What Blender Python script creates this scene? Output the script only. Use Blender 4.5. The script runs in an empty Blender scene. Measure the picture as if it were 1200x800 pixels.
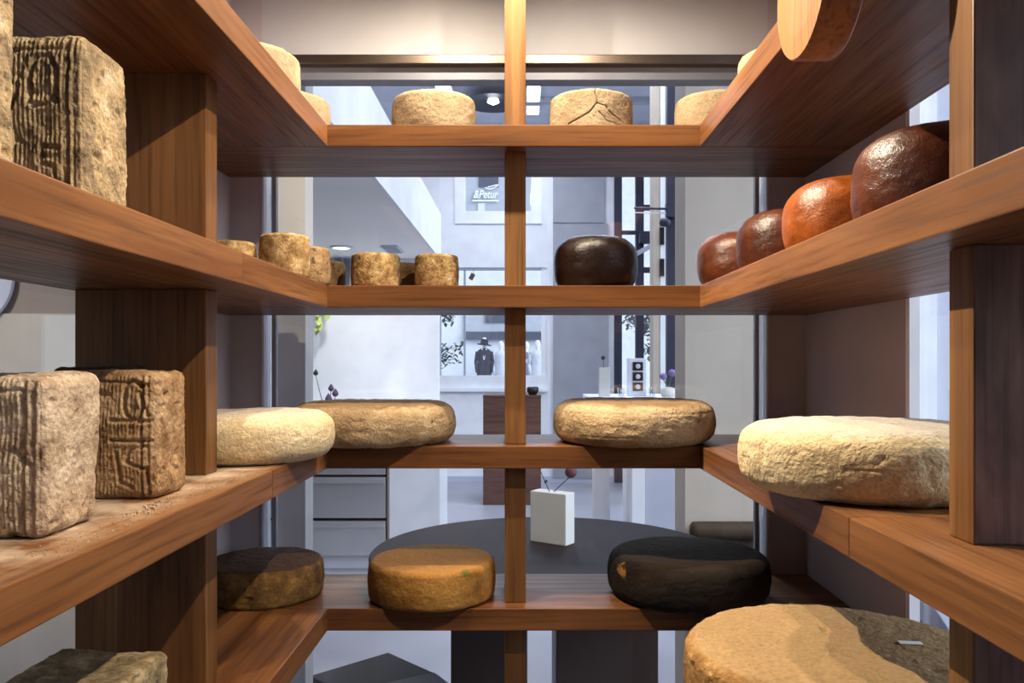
import bpy, bmesh, math, random
import numpy as np
from mathutils import Vector, Matrix

C = bpy.context.scene.collection
E = 1.35            # eye height above the floor; coordinates below are measured from the eye
F = 950.0           # focal length in pixels of the 1200 x 800 photograph

# ------------------------------------------------------------------ camera
cam_d = bpy.data.cameras.new('camera'); cam = bpy.data.objects.new('camera', cam_d); C.objects.link(cam)
cam.location = (0, 0, E); cam.rotation_euler = (math.radians(90), 0, 0)
cam_d.sensor_fit = 'HORIZONTAL'; cam_d.sensor_width = 36.0; cam_d.lens = F / 1200 * 36
cam_d.shift_x = -0.010; cam_d.shift_y = 0.020; cam_d.clip_start = 0.02; cam_d.clip_end = 200
sc = bpy.context.scene
sc.camera = cam

# ------------------------------------------------------------------ sky, lamps, exposure
w = bpy.data.worlds.new('world'); sc.world = w; w.use_nodes = True
bg = w.node_tree.nodes['Background']; bg.inputs[0].default_value = (0.80, 0.88, 1.0, 1); bg.inputs[1].default_value = 1.3

def lamp(kind, name, loc, energy, color, rot=(0, 0, 0), **kw):
    d = bpy.data.lights.new(name, kind); d.energy = energy; d.color = color
    for k, v in kw.items(): setattr(d, k, v)
    o = bpy.data.objects.new(name, d); C.objects.link(o)
    o.location = (loc[0], loc[1], loc[2] + E); o.rotation_euler = rot
    return o

WARM = (1.0, 0.83, 0.62)
COOL = (0.85, 0.89, 1.0)
# four warm halogen spots in the cheese room's ceiling (above the frame)
def aim(o, tgt):
    d = Vector((tgt[0], tgt[1], tgt[2] + E)) - o.location
    o.rotation_euler = d.to_track_quat('-Z', 'Y').to_euler()
for (lx, ly, lz, en, tg_, sz_, bl_) in ((0.36, 0.58, 0.85, 72, (-0.48, 0.86, 0.0), 82, 0.6), (-0.38, 1.10, 0.80, 100, (0.42, 0.92, -0.10), 84, 0.6),
                                        (0.085, 1.315, 0.86, 29, (0.12, 1.34, -0.2), 166, 0.85), (-0.15, 1.315, 0.86, 36, (-0.19, 1.34, -0.2), 166, 0.85)):
    aim(lamp('SPOT', 'ceiling_spot', (lx, ly, lz), en, WARM, spot_size=math.radians(sz_), spot_blend=bl_, shadow_soft_size=0.008), tg_)
# the shop's ceiling lamps (each sits under a lamp body built further down)
SHOP_LAMPS = [(-0.75, 7.66, 0.14, 0.9), (0.11, 7.8, 0.12, 0.6), (0.11, 8.4, 0.12, 0.25), (0.9, 5.2, 0.14, 1.2), (1.6, 2.4, 0.14, 1.2), (1.65, -0.25, 0.14, 1.2), (1.65, -0.9, 0.14, 1.2), (0.55, 2.4, 0.14, 0.12), (0.2, 3.6, 0.14, 1.2), (0.2, 5.6, 0.14, 1.2), (-0.2, 6.7, 0.14, 0.5)]  # camera-side aisle pair and short lamp over the table: unseen, added to brighten
SHOP_LAMPS = [l for l in SHOP_LAMPS if l[1] != 6.7]
for lx, ly, a, b in SHOP_LAMPS:
    lamp('AREA', 'shop_lamp_light', (lx, ly, 2.585), (23 if ly > 4 else 16) * b, COOL, shape='RECTANGLE', size=a, size_y=b)
# soft low daylight from the street, through the shop's right-hand windows
sun = lamp('SUN', 'hazy_sun', (8, -4, 4), 3.8, (0.82, 0.88, 1.0), angle=math.radians(40))
sun.rotation_euler = Vector((-0.80, 0.40, -0.42)).to_track_quat('-Z', 'Y').to_euler()
lamp('AREA', 'mezzanine_light', (-1.16, 5.2, 0.72), 8, (1, 0.96, 0.9), shape='DISK', size=0.12)
lamp('AREA', 'aisle_fill', (-2.2, 2.3, 0.70), 16, (1, 0.95, 0.9), shape='DISK', size=0.25)  # unseen lamp added to brighten the greige wall

vs = sc.view_settings
vs.view_transform = 'Standard'; vs.look = 'None'; vs.exposure = 0.0; vs.gamma = 1.0; vs.use_curve_mapping = False

# ------------------------------------------------------------------ helpers: geometry
def P(u, v, D):
    return Vector(((u - 612) / F * D, D, (424 - v) / F * D))

def box(bm, x0, x1, y0, y1, z0, z1, bev=0.0, seg=2):
    m = Matrix.Translation(((x0 + x1) / 2, (y0 + y1) / 2, (z0 + z1) / 2)) @ Matrix.Diagonal((abs(x1 - x0), abs(y1 - y0), abs(z1 - z0), 1))
    g = bmesh.ops.create_cube(bm, size=1.0, matrix=m)
    if bev > 0:
        es = list({e for v in g['verts'] for e in v.link_edges})
        bmesh.ops.bevel(bm, geom=es, offset=bev, segments=seg, profile=0.6, affect='EDGES')
    return bm

def obox(bm, c, sx, sy, sz, rz=0.0, bev=0.0, rx=0.0, ry=0.0):
    m = Matrix.Translation(c) @ Matrix.Rotation(rz, 4, 'Z') @ Matrix.Rotation(ry, 4, 'Y') @ Matrix.Rotation(rx, 4, 'X') @ Matrix.Diagonal((sx, sy, sz, 1))
    g = bmesh.ops.create_cube(bm, size=1.0, matrix=m)
    if bev > 0:
        es = list({e for v in g['verts'] for e in v.link_edges})
        bmesh.ops.bevel(bm, geom=es, offset=bev, segments=2, profile=0.6, affect='EDGES')
    return bm

def tube(bm, p0, p1, r0, r1=None, n=10):
    p0 = Vector(p0); p1 = Vector(p1); d = p1 - p0; r1 = r0 if r1 is None else r1
    q = d.to_track_quat('Z', 'Y').to_matrix().to_4x4()
    bmesh.ops.create_cone(bm, cap_ends=True, segments=n, radius1=r0, radius2=r1, depth=d.length,
                          matrix=Matrix.Translation((p0 + p1) / 2) @ q)
    return bm

def lathe(bm, c, prof, n=32, M=None):
    """prof: list of (radius, height) from bottom to top; ends closed."""
    rings = []
    for r, h in prof:
        if r < 1e-6:
            rings.append([bm.verts.new((0, 0, h))])
        else:
            rings.append([bm.verts.new((r * math.cos(2 * math.pi * k / n), r * math.sin(2 * math.pi * k / n), h)) for k in range(n)])
    for a, b in zip(rings, rings[1:]):
        for k in range(n):
            k2 = (k + 1) % n
            if len(a) == 1 and len(b) == 1: continue
            if len(a) == 1: bm.faces.new((a[0], b[k2], b[k]))
            elif len(b) == 1: bm.faces.new((a[k], a[k2], b[0]))
            else: bm.faces.new((a[k], a[k2], b[k2], b[k]))
    m = Matrix.Translation(c) @ (M if M is not None else Matrix.Identity(4))
    for R in rings:
        for v in R: v.co = m @ v.co
    return bm

def new(): return bmesh.new()

def thing(name, label, cat, loc, group=None, kind=None):
    o = bpy.data.objects.new(name, None); C.objects.link(o)
    o.empty_display_size = 0.05
    o.location = (loc[0], loc[1], loc[2] + E)
    if label: o['label'] = label
    if cat: o['category'] = cat
    if group: o['group'] = group
    if kind: o['kind'] = kind
    return o

def world_of(o):
    v = Vector((0, 0, 0))
    while o is not None:
        v += Vector(o.location); o = o.parent
    return v

def link(name, bm, mat, parent=None, origin=None, smooth=False, mesh=None):
    """bm is in eye coordinates; the object's own origin is `origin` (top level) or its parent's."""
    if mesh is None:
        mesh = bpy.data.meshes.new(name)
        bmesh.ops.recalc_face_normals(bm, faces=bm.faces[:])
        bm.to_mesh(mesh); bm.free()
    o = bpy.data.objects.new(name, mesh); C.objects.link(o)
    if parent is not None:
        off = world_of(parent) - Vector((0, 0, E)); o.parent = parent
    else:
        off = Vector(origin if origin is not None else (0, 0, 0)); o.location = (off.x, off.y, off.z + E)
    mesh.transform(Matrix.Translation(-off))
    if smooth: mesh.polygons.foreach_set('use_smooth', [True] * len(mesh.polygons))
    if mat is not None: mesh.materials.append(mat)
    return o

def tag(o, label, cat, group=None, kind=None):
    o['label'] = label; o['category'] = cat
    if group: o['group'] = group
    if kind: o['kind'] = kind
    return o

def struct(name, bm, mat, parent=None, origin=None, smooth=False):
    o = link(name, bm, mat, parent, origin, smooth)
    if parent is None: o['kind'] = 'structure'
    return o

# ------------------------------------------------------------------ helpers: noise on arrays
def _hash(ix, iy, iz, seed):
    h = (ix.astype(np.int64) * 374761393 + iy.astype(np.int64) * 668265263 + iz.astype(np.int64) * 2147483647 + seed * 974711) & 0x7fffffff
    h = ((h ^ (h >> 13)) * 1274126177) & 0x7fffffff
    h = ((h ^ (h >> 16)) * 2246822519) & 0x7fffffff
    return (h & 0xffff) / 65535.0

def vnoise(Q, scale, seed=0):
    q = Q * scale + seed * 17.31
    i = np.floor(q); f = q - i; f = f * f * (3 - 2 * f); i = i.astype(np.int64)
    r = 0
    for dx in (0, 1):
        for dy in (0, 1):
            for dz in (0, 1):
                wgt = (f[:, 0] if dx else 1 - f[:, 0]) * (f[:, 1] if dy else 1 - f[:, 1]) * (f[:, 2] if dz else 1 - f[:, 2])
                r = r + wgt * _hash(i[:, 0] + dx, i[:, 1] + dy, i[:, 2] + dz, seed)
    return r * 2 - 1

def fbm(Q, scale, seed=0, octv=4, gain=0.5):
    a = 1.0; s = 0; t = 0
    for k in range(octv):
        s = s + a * vnoise(Q, scale * 2 ** k, seed + k * 7); t += a; a *= gain
    return s / t

def polydist(U, V, pts):
    d = np.full(U.shape, 1e9)
    for (x0, y0), (x1, y1) in zip(pts, pts[1:]):
        dx, dy = x1 - x0, y1 - y0; L = dx * dx + dy * dy + 1e-12
        t = np.clip(((U - x0) * dx + (V - y0) * dy) / L, 0, 1)
        d = np.minimum(d, np.hypot(U - x0 - t * dx, V - y0 - t * dy))
    return d

def mesh_np(name, co, faces):
    m = bpy.data.meshes.new(name); m.from_pydata(co.tolist(), [], faces); m.update(); return m

# ------------------------------------------------------------------ helpers: materials
def hexlin(r, g, b):
    f = lambda c: (c / 255 / 12.92) if c / 255 <= 0.04045 else ((c / 255 + 0.055) / 1.055) ** 2.4
    return (f(r), f(g), f(b), 1)

def base_mat(name):
    m = bpy.data.materials.new(name); m.use_nodes = True
    nt = m.node_tree; return m, nt, nt.nodes['Principled BSDF']

def N(nt, typ, **kw):
    n = nt.nodes.new(typ)
    for k, v in kw.items(): setattr(n, k, v)
    return n

def ramp(nt, stops):
    r = N(nt, 'ShaderNodeValToRGB'); el = r.color_ramp.elements
    while len(el) < len(stops): el.new(0.5)
    for e, (p, c) in zip(el, stops): e.position = p; e.color = c
    return r

def coords(nt, scale=(1, 1, 1), rand=True):
    tc = N(nt, 'ShaderNodeTexCoord'); mp = N(nt, 'ShaderNodeMapping'); mp.inputs['Scale'].default_value = scale
    if rand:
        oi = N(nt, 'ShaderNodeObjectInfo'); ml = N(nt, 'ShaderNodeMath', operation='MULTIPLY'); ml.inputs[1].default_value = 37.0
        nt.links.new(oi.outputs['Random'], ml.inputs[0])
        ad = N(nt, 'ShaderNodeVectorMath', operation='ADD')
        nt.links.new(tc.outputs['Object'], ad.inputs[0]); nt.links.new(ml.outputs[0], ad.inputs[1])
        nt.links.new(ad.outputs[0], mp.inputs[0])
    else:
        nt.links.new(tc.outputs['Object'], mp.inputs[0])
    return mp, tc

def noise(nt, vec, scale, detail=4, rough=0.5, dist=0.0):
    n = N(nt, 'ShaderNodeTexNoise'); n.inputs['Scale'].default_value = scale; n.inputs['Detail'].default_value = detail
    n.inputs['Roughness'].default_value = rough; n.inputs['Distortion'].default_value = dist
    nt.links.new(vec, n.inputs['Vector']); return n

def mixc(nt, fac, a, b, typ='MIX'):
    m = N(nt, 'ShaderNodeMix', data_type='RGBA', blend_type=typ)
    if isinstance(fac, float): m.inputs[0].default_value = fac
    else: nt.links.new(fac, m.inputs[0])
    for i, x in ((6, a), (7, b)):
        if isinstance(x, tuple): m.inputs[i].default_value = x
        else: nt.links.new(x, m.inputs[i])
    return m.outputs[2]

def bump(nt, bsdf, h, strength, dist=0.002):
    b = N(nt, 'ShaderNodeBump'); b.inputs['Strength'].default_value = strength; b.inputs['Distance'].default_value = dist
    nt.links.new(h, b.inputs['Height']); nt.links.new(b.outputs[0], bsdf.inputs['Normal']); return b

def plain(name, col, rough=0.6, metal=0.0, var=0.06, scale=6.0, bmp=0.05, coat=0.0):
    m, nt, b = base_mat(name)
    mp, _ = coords(nt)
    n = noise(nt, mp.outputs[0], scale, 4)
    d = tuple(max(0, c * (1 - var)) for c in col[:3]) + (1,); l = tuple(min(1, c * (1 + var)) for c in col[:3]) + (1,)
    r = ramp(nt, [(0.3, d), (0.7, l)]); nt.links.new(n.outputs['Fac'], r.inputs[0])
    nt.links.new(r.outputs[0], b.inputs['Base Color'])
    b.inputs['Roughness'].default_value = rough; b.inputs['Metallic'].default_value = metal; b.inputs['Coat Weight'].default_value = coat
    if bmp > 0:
        n2 = noise(nt, mp.outputs[0], scale * 25, 3); bump(nt, b, n2.outputs['Fac'], bmp, 0.001)
    return m

def matte(m, spec):
    m.node_tree.nodes['Principled BSDF'].inputs['Specular IOR Level'].default_value = spec

def wood(name, axis, dark, mid, light, rough=0.42, dust=False):
    m, nt, b = base_mat(name)
    s_al, s_ac = 1.1, 19.0
    sc3 = [s_ac] * 3; sc3[axis] = s_al
    mp, tc = coords(nt, tuple(sc3))
    n1 = noise(nt, mp.outputs[0], 1.0, 5, 0.55, 0.9)
    r = ramp(nt, [(0.28, dark), (0.5, mid), (0.72, light)]); nt.links.new(n1.outputs['Fac'], r.inputs[0])
    sc4 = [150.0] * 3; sc4[axis] = 5.0
    mp2, _ = coords(nt, tuple(sc4))
    n2 = noise(nt, mp2.outputs[0], 1.0, 3, 0.6)
    r2 = ramp(nt, [(0.30, (0.42, 0.38, 0.36, 1)), (0.52, (1, 1, 1, 1))]); nt.links.new(n2.outputs['Fac'], r2.inputs[0])
    col = mixc(nt, 0.75, r.outputs[0], r2.outputs[0], 'MULTIPLY')
    sc5 = [2.4] * 3; sc5[axis] = 0.5
    mp3, _ = coords(nt, tuple(sc5))
    n3 = noise(nt, mp3.outputs[0], 1.0, 2)
    r3 = ramp(nt, [(0.3, (0.72, 0.66, 0.62, 1)), (0.7, (1.12, 1.08, 1.05, 1))]); nt.links.new(n3.outputs['Fac'], r3.inputs[0])
    col = mixc(nt, 0.8, col, r3.outputs[0], 'MULTIPLY')
    rg = ramp(nt, [(0.3, (rough + 0.12,) * 3 + (1,)), (0.6, (rough - 0.04,) * 3 + (1,))]); nt.links.new(n2.outputs['Fac'], rg.inputs[0])
    nt.links.new(rg.outputs[0], b.inputs['Roughness'])
    if dust:      # pale floury mould dust that lies on the top of the board around the blocks
        geo = N(nt, 'ShaderNodeNewGeometry'); sx = N(nt, 'ShaderNodeSeparateXYZ'); nt.links.new(geo.outputs['Normal'], sx.inputs[0])
        mpd, _ = coords(nt, (1, 1, 1)); nd = noise(nt, mpd.outputs[0], 14, 6, 0.65)
        sp = N(nt, 'ShaderNodeSeparateXYZ'); nt.links.new(tc.outputs['Object'], sp.inputs[0])
        mr = N(nt, 'ShaderNodeMapRange'); mr.inputs[1].default_value = dust[0]; mr.inputs[2].default_value = dust[1]
        nt.links.new(sp.outputs[0], mr.inputs[0])
        rd = ramp(nt, [(0.36, (0, 0, 0, 1)), (0.58, (1, 1, 1, 1))]); nt.links.new(nd.outputs['Fac'], rd.inputs[0])
        m1 = N(nt, 'ShaderNodeMath', operation='MULTIPLY'); nt.links.new(rd.outputs[0], m1.inputs[0]); nt.links.new(mr.outputs[0], m1.inputs[1])
        g = N(nt, 'ShaderNodeMath', operation='GREATER_THAN'); g.inputs[1].default_value = 0.9; nt.links.new(sx.outputs[2], g.inputs[0])
        m2 = N(nt, 'ShaderNodeMath', operation='MULTIPLY'); nt.links.new(m1.outputs[0], m2.inputs[0]); nt.links.new(g.outputs[0], m2.inputs[1])
        m3 = N(nt, 'ShaderNodeMath', operation='MULTIPLY'); m3.inputs[1].default_value = dust[2]; nt.links.new(m2.outputs[0], m3.inputs[0])
        col = mixc(nt, m3.outputs[0], col, hexlin(196, 178, 156))
    nt.links.new(col, b.inputs['Base Color'])
    bump(nt, b, n2.outputs['Fac'], 0.18, 0.0008); b.inputs['Specular IOR Level'].default_value = 0.3
    return m

def cheese(name, stops, scale=14, bmp=0.35, fine=260, rough=0.85, spots=None, topcol=None, lowcol=None):
    """mottled rind; topcol = colour of the flat faces where the rind differs from the side."""
    m, nt, b = base_mat(name)
    mp, tc = coords(nt)
    n1 = noise(nt, mp.outputs[0], scale, 7, 0.62, 0.3)
    r = ramp(nt, stops); nt.links.new(n1.outputs['Fac'], r.inputs[0]); col = r.outputs[0]
    n2 = noise(nt, mp.outputs[0], fine, 4, 0.6)
    r2 = ramp(nt, [(0.3, (0.62, 0.58, 0.54, 1)), (0.62, (1.08, 1.08, 1.08, 1))]); nt.links.new(n2.outputs['Fac'], r2.inputs[0])
    col = mixc(nt, 0.7, col, r2.outputs[0], 'MULTIPLY')
    if topcol is not None:
        geo = N(nt, 'ShaderNodeNewGeometry'); vt = N(nt, 'ShaderNodeVectorTransform', vector_type='NORMAL', convert_from='WORLD', convert_to='OBJECT')
        nt.links.new(geo.outputs['Normal'], vt.inputs[0]); sx = N(nt, 'ShaderNodeSeparateXYZ'); nt.links.new(vt.outputs[0], sx.inputs[0])
        n3 = noise(nt, mp.outputs[0], scale * 1.3, 5)
        ad = N(nt, 'ShaderNodeMath', operation='MULTIPLY_ADD'); ad.inputs[1].default_value = 0.35; nt.links.new(n3.outputs['Fac'], ad.inputs[0]); nt.links.new(sx.outputs[2], ad.inputs[2])
        rt = ramp(nt, [(0.8, (0, 0, 0, 1)), (0.98, (1, 1, 1, 1))]); 
        sb = N(nt, 'ShaderNodeMath', operation='SUBTRACT'); sb.inputs[1].default_value = 0.14; nt.links.new(ad.outputs[0], sb.inputs[0]); nt.links.new(sb.outputs[0], rt.inputs[0])
        tcol = mixc(nt, n1.outputs['Fac'], tuple(c * 0.72 for c in topcol[:3]) + (1,), topcol)
        tcol = mixc(nt, 0.6, tcol, r2.outputs[0], 'MULTIPLY')
        col = mixc(nt, rt.outputs[0], col, tcol)
    if spots is not None:
        ns = noise(nt, mp.outputs[0], spots[1], 3, 0.5)
        rs = ramp(nt, [(spots[2], (0, 0, 0, 1)), (spots[2] + 0.06, (1, 1, 1, 1))]); nt.links.new(ns.outputs['Fac'], rs.inputs[0])
        ms = N(nt, 'ShaderNodeMath', operation='MULTIPLY'); ms.inputs[1].default_value = spots[3]; nt.links.new(rs.outputs[0], ms.inputs[0])
        col = mixc(nt, ms.outputs[0], col, spots[0])
    nt.links.new(col, b.inputs['Base Color']); b.inputs['Roughness'].default_value = rough
    nb = noise(nt, mp.outputs[0], fine * 0.42, 5, 0.6, 0.4)
    ad = N(nt, 'ShaderNodeMath', operation='MULTIPLY_ADD'); ad.inputs[1].default_value = 1.3; nt.links.new(nb.outputs['Fac'], ad.inputs[0]); nt.links.new(n2.outputs['Fac'], ad.inputs[2])
    bump(nt, b, ad.outputs[0], bmp, 0.003); b.inputs['Specular IOR Level'].default_value = 0.25
    return m

def glossy_rind(name, dark, light):
    m, nt, b = base_mat(name)
    mp, tc = coords(nt)
    n1 = noise(nt, mp.outputs[0], 13, 5, 0.6, 0.5)
    r = ramp(nt, [(0.35, dark), (0.7, light)]); nt.links.new(n1.outputs['Fac'], r.inputs[0])
    v = N(nt, 'ShaderNodeTexVoronoi', feature='DISTANCE_TO_EDGE'); v.inputs['Scale'].default_value = 150
    n2 = noise(nt, mp.outputs[0], 40, 4, 0.6)
    vm = N(nt, 'ShaderNodeVectorMath', operation='MULTIPLY_ADD'); vm.inputs[1].default_value = (0.03,) * 3
    nt.links.new(n2.outputs['Color'], vm.inputs[0]); nt.links.new(mp.outputs[0], vm.inputs[2]); nt.links.new(vm.outputs[0], v.inputs['Vector'])
    rv = ramp(nt, [(0.0, (0.35, 0.3, 0.3, 1)), (0.12, (1, 1, 1, 1))]); nt.links.new(v.outputs['Distance'], rv.inputs[0])
    col = mixc(nt, 0.45, r.outputs[0], rv.outputs[0], 'MULTIPLY')
    nt.links.new(col, b.inputs['Base Color']); b.inputs['Roughness'].default_value = 0.36
    b.inputs['Coat Weight'].default_value = 0.0; b.inputs['Specular IOR Level'].default_value = 0.38; b.inputs['Coat Roughness'].default_value = 0.22
    n3 = noise(nt, mp.outputs[0], 110, 4, 0.6)
    ad = N(nt, 'ShaderNodeMath', operation='MULTIPLY_ADD'); ad.inputs[1].default_value = 4.0
    nt.links.new(n3.outputs['Fac'], ad.inputs[0]); nt.links.new(rv.outputs[0], ad.inputs[2])
    bump(nt, b, ad.outputs[0], 0.27, 0.0009)
    return m

def glass_mat(name, tint=(0.97, 0.985, 0.99, 1), ior=1.45, rough=0.0):
    m = bpy.data.materials.new(name); m.use_nodes = True; nt = m.node_tree
    nt.nodes.remove(nt.nodes['Principled BSDF']); out = nt.nodes['Material Output']
    tr = N(nt, 'ShaderNodeBsdfTransparent'); tr.inputs[0].default_value = tint
    gl = N(nt, 'ShaderNodeBsdfGlossy'); gl.inputs['Roughness'].default_value = rough; gl.inputs[0].default_value = (1, 1, 1, 1)
    ge = N(nt, 'ShaderNodeNewGeometry'); dt = N(nt, 'ShaderNodeVectorMath', operation='DOT_PRODUCT')
    nt.links.new(ge.outputs['Normal'], dt.inputs[0]); nt.links.new(ge.outputs['Incoming'], dt.inputs[1])
    ab = N(nt, 'ShaderNodeMath', operation='ABSOLUTE'); nt.links.new(dt.outputs['Value'], ab.inputs[0])
    om = N(nt, 'ShaderNodeMath', operation='SUBTRACT'); om.inputs[0].default_value = 1.0; nt.links.new(ab.outputs[0], om.inputs[1])
    pw = N(nt, 'ShaderNodeMath', operation='POWER'); pw.inputs[1].default_value = 5.0; nt.links.new(om.outputs[0], pw.inputs[0])
    fr = N(nt, 'ShaderNodeMath', operation='MULTIPLY_ADD'); fr.inputs[1].default_value = 0.96; fr.inputs[2].default_value = 0.035
    nt.links.new(pw.outputs[0], fr.inputs[0])
    mx = N(nt, 'ShaderNodeMixShader')
    nt.links.new(fr.outputs[0], mx.inputs[0]); nt.links.new(tr.outputs[0], mx.inputs[1]); nt.links.new(gl.outputs[0], mx.inputs[2])
    nt.links.new(mx.outputs[0], out.inputs[0]); return m

def emit(name, col, s):
    m = bpy.data.materials.new(name); m.use_nodes = True; nt = m.node_tree
    nt.nodes.remove(nt.nodes['Principled BSDF']); e = N(nt, 'ShaderNodeEmission'); e.inputs[0].default_value = col; e.inputs[1].default_value = s
    nt.links.new(e.outputs[0], nt.nodes['Material Output'].inputs[0]); return m

def leafmat(name, a, b_):
    m, nt, b = base_mat(name); mp, _ = coords(nt); n = noise(nt, mp.outputs[0], 20, 3)
    r = ramp(nt, [(0.3, a), (0.7, b_)]); nt.links.new(n.outputs['Fac'], r.inputs[0]); nt.links.new(r.outputs[0], b.inputs['Base Color'])
    b.inputs['Roughness'].default_value = 0.6; return m

WD, WM, WL = (0.092, 0.033, 0.011, 1), (0.176, 0.073, 0.024, 1), (0.275, 0.128, 0.046, 1)
M = {}
M['wood_x'] = wood('wood_grain_across', 0, WD, WM, WL)
M['wood_y'] = wood('wood_grain_deep', 1, WD, WM, WL)
M['wood_z'] = wood('wood_grain_upright', 2, (0.105, 0.046, 0.016, 1), (0.190, 0.092, 0.032, 1), (0.285, 0.148, 0.056, 1))
M['mauve'] = plain('mauve_shaded_white_paint', hexlin(188, 180, 186), 0.75)
M['header'] = plain('warm_white_paint', hexlin(194, 196, 204), 0.8)
M['white'] = plain('white_paint', hexlin(232, 234, 240), 0.7)
M['white_gloss'] = plain('white_lacquer', hexlin(238, 240, 245), 0.35)
M['beige'] = plain('beige_plaster', hexlin(182, 171, 158), 0.8)
M['jamb'] = plain('grey_jamb_paint', hexlin(206, 205, 208), 0.7)
M['greige'] = plain('greige_plaster', hexlin(186, 178, 168), 0.8)
M['greige_dark'] = plain('dark_greige_plaster', hexlin(146, 132, 124), 0.8)
M['lavgrey'] = plain('lavender_grey_panel', hexlin(188, 190, 206), 0.5)
M['greypanel'] = plain('grey_wall_panel', hexlin(156, 158, 168), 0.5)
M['floor'] = plain('polished_concrete', hexlin(160, 161, 172), 0.35, var=0.1, scale=2.0, bmp=0.02)
M['ceiling'] = plain('grey_ceiling_paint', hexlin(214, 218, 232), 0.7)
M['soffit'] = plain('grey_soffit_plaster', hexlin(236, 234, 234), 0.55, var=0.05, scale=1.3)
M['steel'] = plain('brushed_steel', hexlin(214, 214, 216), 0.32, metal=0.75, scale=3, bmp=0.02)
M['alu'] = plain('pale_aluminium', hexlin(214, 220, 234), 0.45, metal=0.0)
M['rail'] = plain('bronze_head_rail', hexlin(128, 116, 106), 0.3, metal=1.0, bmp=0.01)
M['bead'] = plain('grey_bead', hexlin(120, 124, 138), 0.45, metal=0.3)
M['gasket'] = plain('grey_gasket', hexlin(160, 166, 182), 0.5)
M['darksteel'] = plain('dark_blue_steel', hexlin(44, 46, 66), 0.45, metal=0.2)
M['black'] = plain('black_lacquer', hexlin(16, 15, 16), 0.4)
M['tabletop'] = plain('dark_stained_table', hexlin(36, 32, 36), 0.6, var=0.15, scale=5)
matte(M['tabletop'], 0.12)
M['tablebase'] = plain('dark_brown_board', hexlin(46, 33, 28), 0.4)
M['stool'] = plain('charcoal_stool', hexlin(42, 42, 48), 0.6)
M['stool2'] = plain('grey_stool', hexlin(84, 84, 92), 0.5)
M['leather'] = plain('brown_leather', hexlin(64, 50, 38), 0.55, scale=20, bmp=0.1); matte(M['leather'], 0.2)
M['ceramic'] = plain('white_ceramic', hexlin(198, 198, 196), 0.5)
M['brownwood'] = wood('dark_plinth_wood', 0, (0.07, 0.035, 0.026, 1), (0.11, 0.055, 0.042, 1), (0.15, 0.08, 0.06, 1))
M['plum'] = plain('plum_flower', hexlin(84, 44, 52), 0.7, scale=60, bmp=0.4)
M['purple'] = plain('purple_flower', hexlin(132, 112, 168), 0.8, var=0.25, scale=90, bmp=0.5)
M['darkpurple'] = plain('dark_purple_flower', hexlin(84, 62, 92), 0.8, var=0.2, scale=60)
M['stem'] = plain('dark_stem', hexlin(40, 38, 34), 0.7)
M['stemgreen'] = plain('grey_green_stem', hexlin(90, 104, 92), 0.7)
M['lime'] = leafmat('lime_leaf', hexlin(150, 164, 82), hexlin(200, 208, 130))
M['leaf'] = leafmat('dark_leaf', hexlin(38, 52, 44), hexlin(84, 104, 84))
M['bark'] = plain('bark', hexlin(90, 78, 66), 0.9)
M['glass'] = glass_mat('clear_window_glass')
M['glassware'] = glass_mat('clear_glassware', (0.88, 0.91, 0.94, 1))
M['lampon'] = emit('lit_lamp', (0.92, 0.96, 1.0, 1), 6.0)
M['render'] = plain('pale_facade_render', hexlin(225, 228, 238), 0.9)
M['facgrey'] = plain('grey_facade_panel', hexlin(184, 188, 200), 0.8)
M['facdark'] = plain('dark_facade_panel', hexlin(84, 88, 104), 0.7)
M['asphalt'] = plain('street_paving', hexlin(170, 172, 178), 0.9)
M['coat'] = plain('charcoal_coat_cloth', hexlin(62, 60, 74), 0.95, scale=30)
M['coat2'] = plain('pale_coat_cloth', hexlin(206, 208, 222), 0.95, scale=30)
M['coat3'] = plain('grey_jacket_cloth', hexlin(126, 128, 150), 0.95, scale=30)
M['felt'] = plain('dark_felt', hexlin(48, 46, 58), 0.95)
M['mann'] = plain('white_mannequin', hexlin(225, 225, 232), 0.6)
M['signwhite'] = plain('white_sign_letter', hexlin(250, 250, 252), 0.5)
M['paper'] = plain('white_paper', hexlin(235, 235, 232), 0.8)
M['greenpatch'] = plain('green_mould', hexlin(70, 92, 40), 0.9)

# ------------------------------------------------------------------ the setting
Yb, Yg = 1.461, 1.717          # front of the back shelves; plane of the glass
XL, XR = -0.351, 0.320         # front edges of the side shelves
WLx, WRx = -0.618, 0.598       # side walls
ZC = 1.00                      # cheese room ceiling
TOPS = [0.4277, 0.138, -0.152, -0.4445]
TH = 0.040

struct('floor', box(new(), -4.2, 2.8, -1.7, 9.3, -1.45, -1.35), M['floor'], origin=(0, 3, -1.35))
struct('ceiling', box(new(), -4.2, 2.8, -1.7, 9.3, 2.65, 2.75), M['ceiling'], origin=(0, 3, 2.65))
struct('floor', box(new(), WLx - 0.05, WRx + 0.05, -1.25, Yg, -1.355, -1.345), M['stool2'], origin=(0, 0, -1.35))
for yb in (6.2, 7.2, 8.1):
    struct('trim_1', box(new(), -0.5, 2.6, yb, yb + 0.10, 2.60, 2.65), M['facgrey'], origin=(1, yb, 2.6))
struct('ceiling', box(new(), WLx - 0.06, WRx + 0.06, -1.3, Yg + 0.05, ZC, ZC + 0.06), M['greige_dark'], origin=(0, 0, ZC))
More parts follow.
